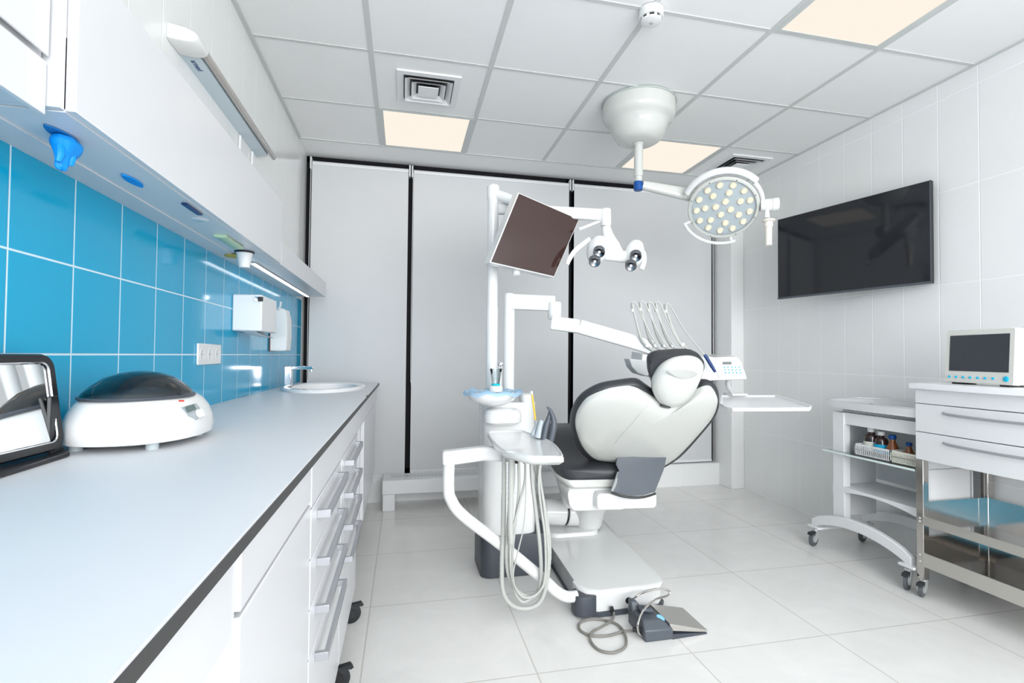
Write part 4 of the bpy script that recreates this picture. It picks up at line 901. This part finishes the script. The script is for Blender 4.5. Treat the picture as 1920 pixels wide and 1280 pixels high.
mesh('pedal_plate', MB().loft([[FL(a, b, z) for a, b, z in ((.07,.004,.055),(.24,.012,.010),(.24,.20,.010),(.07,.17,.055))], [FL(a, b, z) for a, b, z in ((.07,.004,.060),(.24,.012,.013),(.24,.20,.013),(.07,.17,.060))]]), BSTEEL, fc)
mesh('pedal_skirt', MB().loft([[FL(a, b, z) for a, b, z in ((.085,.006,.030),(.235,.012,.006),(.24,.012,.010),(.07,.004,.055))], [FL(a, b, z) for a, b, z in ((.085,.012,.030),(.235,.018,.006),(.24,.018,.010),(.07,.010,.055))]]), BSTEEL, fc)
mesh('base_plate', MB().loft([[FL(a, b, 0) for a, b in ((.08,.0),(.235,.008),(.235,.2),(.08,.17))], [FL(a, b, z) for a, b, z in ((.08,.0,.02),(.235,.008,.005),(.235,.2,.005),(.08,.17,.02))]]), DGREY, fc)
nb = FL(.052, .045, .064)
mesh('blue_button', MB().lathe([(.017, 0), (.016, .004), (0, .007)], nb, (.45*ax_.x, .45*ax_.y-.2, 1), 24), LEDB, fc)
for a in (-.004, .026): mesh('top_button', MB().lathe([(.009, 0), (.008, .004), (0, .005)], FL(a, .095, .087-.25*(a-.012)), (0,0,1), 16), DGREY, fc)
mesh('cord_gland', MB().tube([FL(-.036, .04, .03), FL(-.065, .05, .028)], [.012, .008], 12), RUBBER, fc)
mesh('carry_handle', MB().tube([at(1193,1176,1,-1.79), at(1182,1160,1,-1.79), at(1180,1135,1,-1.79), at(1196,1115,1,-1.80), at(1230,1104,1,-1.80), at(1254,1107,1,-1.81), at(1252,1116,1,-1.82), at(1228,1124,1,-1.86), at(1206,1145,1,-1.90), at(1196,1170,1,-1.93), at(1198,1186,1,-1.93), at(1207,1193,1,-1.93)], .0042, 10, 6), STEEL, fc)
cdpts = [fl(1194,1183,.02), fl(1170,1183,.008), fl(1140,1191,.006), fl(1108,1191,.006), fl(1088,1181,.006), fl(1087,1168,.006), fl(1104,1161,.006), fl(1134,1162,.006), fl(1160,1172,.008), fl(1173,1192,.010), fl(1172,1212,.006), fl(1150,1223,.006), fl(1123,1218,.006), fl(1107,1200,.008), fl(1110,1185,.012), fl(1128,1175,.012), fl(1146,1163,.010), fl(1151,1152,.014), fl(1148,1143,.030)]
mesh('cord', MB().tube(cdpts, .0052, 10, 6), mat('grey_cord', (.22, .21, .19), .5), fc)
mesh('cord_plug', MB().tube([fl(1148,1146,.02), fl(1147,1139,.045)], [.010, .008], 12), RUBBER, fc)

# ------------------------------------------------------------------ white trolley with glass top
ty = thing('white_trolley', (3.36, -1.43, 0), 'white metal trolley on castors with a glass tray top, beside the drawer cart', 'trolley')
X0, X1, Y0, Y1 = 3.20, 3.52, -1.83, -1.30
mesh('side_panel', MB().box(X0+.04, X1-.03, Y1-.012, Y1, .20, .80), W_MET, ty, bevel=.002)
mesh('side_panel', MB().box(X0+.04, X1-.03, Y0, Y0+.012, .20, .80), W_MET, ty, bevel=.002)
mesh('front_post', MB().box(X0, X0+.045, Y1-.075, Y1, .20, .80), W_MET, ty, bevel=.002)
mesh('front_post', MB().box(X0, X0+.045, Y0, Y0+.03, .20, .80), W_MET, ty, bevel=.002)
mesh('top_panel', MB().box(X0+.01, X0+.02, Y0+.03, Y1-.03, .735, .80), W_MET, ty, bevel=.001)
mesh('back_panel', MB().box(X1-.02, X1-.012, Y0, Y1, .40, .80), W_MET, ty, bevel=.001)
mesh('glass_shelf', MB().box(X0-.045, X1-.03, Y0, Y1+.03, .572, .580), GLASS, ty, bevel=.001)
ls = MB(); n = 14
def bow(k, y0, y1, zt, zb, sag):
    t = k/n; return y0+(y1-y0)*t, zt, zb+sag*(1-(2*t-1)**2)
for nm, xx, zt, zb, sag in (('lower_shelf_rail', X0-.002, .385, .335, .035),):
    r1 = []
    for k in range(n+1):
        yq, a, b = bow(k, Y0, Y1, zt, zb, sag); r1.append([Vector((xx, yq, b)), Vector((xx+.012, yq, b)), Vector((xx+.012, yq, a)), Vector((xx, yq, a))])
    ls.loft(r1)
mesh('lower_shelf_rail', ls, W_MET, ty)
mesh('lower_shelf', MB().box(X0+.01, X1-.03, Y0+.012, Y1-.012, .375, .385), W_MET, ty)
fb = MB(); r1 = []
for k in range(n+1):
    t = k/n; yq = Y0+.03+(Y1+.12-Y0-.03)*t; zc = .125+.075*math.sin(math.pi*min(1, max(0, t)))**.7
    hh = .028
    r1.append([Vector((X0-.04, yq, zc-hh)), Vector((X0-.012, yq, zc-hh)), Vector((X0-.012, yq, zc+hh)), Vector((X0-.04, yq, zc+hh))])
mesh('base_bow', fb.loft(r1), W_MET, ty, bevel=.004)
fb = MB(); fb.loft([[p+Vector((.36, 0, 0)) for p in q] for q in r1])
mesh('base_bow', fb, W_MET, ty, bevel=.004)
for yq in (Y0+.05, Y1+.10):
    mesh('cross_bar', MB().box(X0-.06, X1+.02, yq-.05, yq+.03, .105, .117), W_MET, ty, bevel=.002)
mesh('glass_shelf_edge', MB().box(X0-.046, X0-.044, Y0, Y1+.03, .571, .581), mat('pale_glass_edge', (.72, .82, .80), .2), ty)
cA = at(1515, 1014, 2, 0); cB = at(1603, 1007, 2, 0); cC = at(1677, 1092, 2, 0)
for loc, yw in (((X0-.03, Y1+.10, 0), 200), ((X1, Y1+.10, 0), 200), ((X0-.03, Y0+.05, 0), 205), ((X1, Y0+.05, 0), 205)):
    castor('castor', loc, math.radians(yw), .042, ty)
# tray top with glass sides
TZ2 = .838
tl_ = []
for x, y_ in ((1558,757),(1580,748.5),(1603,745.5),(1622,744.5)): tl_.append(at(x, y_, 2, .852))
mesh('tray_floor', MB().loft([[Vector((x, y_, z)) for x, y_ in ((3.16,-1.832),(3.16,-1.36),(3.20,-1.26),(3.30,-1.21),(3.42,-1.21),(3.52,-1.27),(3.56,-1.36),(3.56,-1.832))] for z in (.825, .832)]), W_MET, ty, bevel=.001)
mesh('tray_rail', MB().tube([(3.16,-1.832,.868),(3.16,-1.36,.868),(3.20,-1.26,.868),(3.30,-1.21,.868),(3.42,-1.21,.868),(3.52,-1.27,.868),(3.56,-1.36,.868),(3.56,-1.832,.868)], .0035, 8), CHROME, ty)
sd_ = [(3.16,-1.832),(3.16,-1.36),(3.20,-1.26),(3.30,-1.21),(3.42,-1.21),(3.52,-1.27),(3.56,-1.36),(3.56,-1.832)]
gm = MB()
for a, b in zip(sd_[:-1], sd_[1:]): gm.add([(*a, .832), (*b, .832), (*b, .868), (*a, .868)], [(0,1,2,3)])
mesh('frosted_rim', gm, mat('frosted_white_acrylic', (.80, .82, .83), .3, alpha=.7), ty)
mesh('tray_support', MB().box(X0+.05, X1-.05, Y0+.02, Y1-.02, .80, .825), W_MET, ty)
# baskets
def basket(y0, y1, mt, label):
    t = thing('plastic_basket', (3.24, (y0+y1)/2, .58), label, 'basket', 'slotted baskets on the trolley')
    x0, x1, z0, z1 = 3.195, 3.33, .581, .642
    # slotted long side facing the room
    fr_ = MB(); n_ = 18; step = (y1-y0)/n_
    for zz0, zz1 in ((z0, z0+.008), (z0+.028, z0+.034), (z1-.010, z1)): fr_.box(x0, x0+.003, y0, y1, zz0, zz1)
    for k in range(n_+1):
        yy = y0+k*step; fr_.box(x0, x0+.003, yy-.002, yy+.0025, z0+.008, z1-.010)
    mesh('slotted_side', fr_, mt, t)
    mesh('tub', MB().box(x1-.003, x1, y0, y1, z0, z1).box(x0, x1, y0, y0+.003, z0, z1).box(x0, x1, y1-.003, y1, z0, z1).box(x0, x1, y0, y1, z0-.0005, z0+.003), mt, t)
basket(-1.665, -1.455, W_PLA, 'white slotted basket holding three medicine bottles on the trolley shelf')
basket(-1.82, -1.672, mat('cream_plastic', (.78, .77, .68), .4), 'cream slotted basket holding one small amber bottle')
def bottle(px_, y_w, s, glassm, capm, labm, label, conical=False):
    x = 3.262; yb_ = y_w
    t = thing('medicine_bottle', (x, yb_, .585), label, 'bottle', 'medicine bottles in the trolley baskets')
    if conical: pr = [(.0, 0), (.024, 0), (.026, .005), (.026, .035), (.022, .05), (.011, .075), (.010, .085), (0, .085)]
    else: pr = [(.0, 0), (.024, 0), (.027, .005), (.027, .065), (.023, .078), (.012, .085), (.012, .093), (0, .093)]
    mesh('glass', MB().lathe([(r*s, h*s) for r, h in pr], (x, yb_, .585), n=24), glassm, t)
    top = pr[-1][1]*s
    mesh('cap', MB().lathe([(.0, 0), (.013*s, 0), (.014*s, .003), (.014*s, .016*s), (.011*s, .018*s), (0, .018*s)], (x, yb_, .585+top), n=20), capm, t)
    if labm: mesh('label', MB().lathe([((pr[2][0]+.0006)*s, .016*s), ((pr[3][0]+.0006)*s, (.055 if not conical else .034)*s)], (x, yb_, .585), n=24, cap=False), labm, t)
bottle(0, -1.495, 1.32, DAMBER, W_PLA, LABEL_W, 'dark brown bottle with a white cap and pale label, farthest in the white basket')
bottle(0, -1.555, 1.22, DAMBER, W_PLA, LABEL_B, 'brown bottle with a white cap and bright blue label in the white basket')
bottle(0, -1.620, 1.22, AMBER, BLUE, LABEL_B, 'amber cone-shouldered bottle with a blue cap in the white basket', True)
bottle(0, -1.71, .98, AMBER, BLUE, LABEL_Y, 'small amber bottle with a blue cap and yellow label in the cream basket', True)

# ------------------------------------------------------------------ drawer cart on chrome frame
ct = thing('drawer_cart', (3.37, -2.2, 0), 'white three-drawer cart on a polished steel frame at the right edge', 'cart')
CX0, CX1, CY1, CY0 = 3.15, 3.575, -1.838, -2.62
def bowtop(z0, z1, grow):
    pts = [Vector((CX1, CY1+grow, 0)), Vector((CX0-grow, CY1+grow, 0))]
    for k in range(1, 12):
        t = k/12; pts.append(Vector((CX0-grow-.035*math.sin(math.pi*t), CY1+grow+(CY0-CY1-2*grow)*t, 0)))
    pts += [Vector((CX0-grow, CY0-grow, 0)), Vector((CX1, CY0-grow, 0))]
    return MB().loft([[p+Vector((0,0,z0)) for p in pts], [p+Vector((0,0,z1)) for p in pts]])
mesh('top', bowtop(.965, .992, .018), mat('bright_white_top', (.88, .88, .90), .3), ct, bevel=.003)
mesh('body', MB().box(CX0+.012, CX1, CY0, CY1, .632, .965), W_MET, ct, bevel=.002)
for k, (a, b) in enumerate(((.899, .963), (.766, .895), (.634, .762))):
    d = MB()
    pts = [Vector((CX0+.012, CY1, 0)), Vector((CX0, CY1, 0))]+[Vector((CX0-.012*math.sin(math.pi*j/12), CY1+(CY0-CY1)*j/12, 0)) for j in range(1, 12)]+[Vector((CX0, CY0, 0)), Vector((CX0+.012, CY0, 0))]
    d.loft([[p+Vector((0,0,a)) for p in pts], [p+Vector((0,0,b)) for p in pts]])
    dd = mesh('drawer', d, W_MET, ct, bevel=.0015)
    if k: 
        zz_ = b-.032
        mesh('handle', MB().tube([(CX0-.010, -1.975, zz_), (CX0-.026, -2.03, zz_-.003), (CX0-.034, -2.22, zz_-.006), (CX0-.026, -2.41, zz_-.003), (CX0-.010, -2.47, zz_)], .0065, 10, 5, flat=(.6, 1)), ALU, dd)
for x in (CX0, CX1-.034):
    for yy, sg in ((CY1, -1), (CY0, 1)):
        p = MB().box(x, x+.034, min(yy, yy+sg*.034), max(yy, yy+sg*.034), .075, .632)
        mesh('post', p, STEEL, ct, bevel=.002)
for nm, z0, z1 in (('middle_shelf', .332, .372), ('bottom_shelf', .14, .205)):
    s_ = MB().box(CX0+.002, CX1-.002, CY0+.01, CY1-.01, z1-.012, z1-.008)
    mesh(nm, s_, STEEL, ct)
    mesh('shelf_edge', MB().box(CX0-.002, CX0+.006, CY0+.034, CY1-.034, z0, z1), BSTEEL, ct, bevel=.001)
    mesh('shelf_lip', MB().box(CX0+.034, CX1-.034, CY1-.012, CY1-.006, z1-.01, z1+.06), STEEL, ct)
    mesh('shelf_lip', MB().box(CX1-.012, CX1-.006, CY0+.034, CY1-.034, z1-.01, z1+.06), STEEL, ct)
for x in (CX0+.017, CX1-.017):
    for yy in (CY1-.017, CY0+.017):
        castor('castor', (x, yy, 0), math.radians(205), .034, ct)
bl_ = MB()
for z in (.19, .16, .345, .36):
    for s_ in (0,): bl_.lathe([(.005, 0), (.004, .003), (0, .003)], (CX0-.0005, CY1-.017, z), (-1,0,0), 10)
mesh('bolts', bl_, ZINC, ct)
# patient monitor
pm = thing('vital_signs_monitor', (3.30, -2.1, .992), 'off-white vital signs monitor with blue buttons on top of the drawer cart', 'medical monitor')
pa = Vector((3.235, -2.035, 0)); 
def mx_(px_):
    return at(px_, 725, 0, 3.20)
L_ = Vector((3.262, at(1771, 719, 0, 3.262).y, 0)); Rr = Vector((3.205, at(1901, 729, 0, 3.205).y, 0))
exm = (Rr-L_).normalized(); nm_ = Vector((exm.y, -exm.x, 0)); nm_ = -nm_ if nm_.x > 0 else nm_
wm = (Rr-L_).length
Mq = Matrix((exm, Vector((0,0,1)), nm_)).transposed().to_4x4(); Mq.translation = L_+Vector((0,0,1.000))
hm = at(1775, 620, 0, 3.262).z-1.0
def q(mb): return mb.xf(Mq@Matrix.Rotation(math.radians(-3), 4, 'X'))
mesh('case', q(MB().loft([[Vector((wm/2+x*f, hm/2+y_*f2, z)) for x, y_ in rrect(wm, hm, .008, 3)] for z, f, f2 in ((-.10, .9, .86), (-.03, 1, 1), (-.004, 1, 1), (0, .985, .98))])), mat('off_white_plastic', (.78, .77, .72), .35), pm, ang=40)
mesh('screen', q(MB().box(wm*.07, wm*.93, hm*.22, hm*.90, .0, .0015)), mat('dark_monitor_glass', (.045, .05, .06), .08), pm)
for k in range(8):
    r = .0055 if k < 7 else .012
    x = wm*(.08+.108*k) if k < 7 else wm*.90
    mesh('button' if k < 7 else 'dial', q(MB().lathe([(r, 0), (r*.9, .004), (r*.4, .006), (0, .006)], (x, hm*.105, .0), (0,0,1), 16)), CYAN, pm)
for x in (.15, .85): mesh('foot', q(MB().box(wm*x-.02, wm*x+.02, -.008, .002, -.09, -.01)), RUBBER, pm)
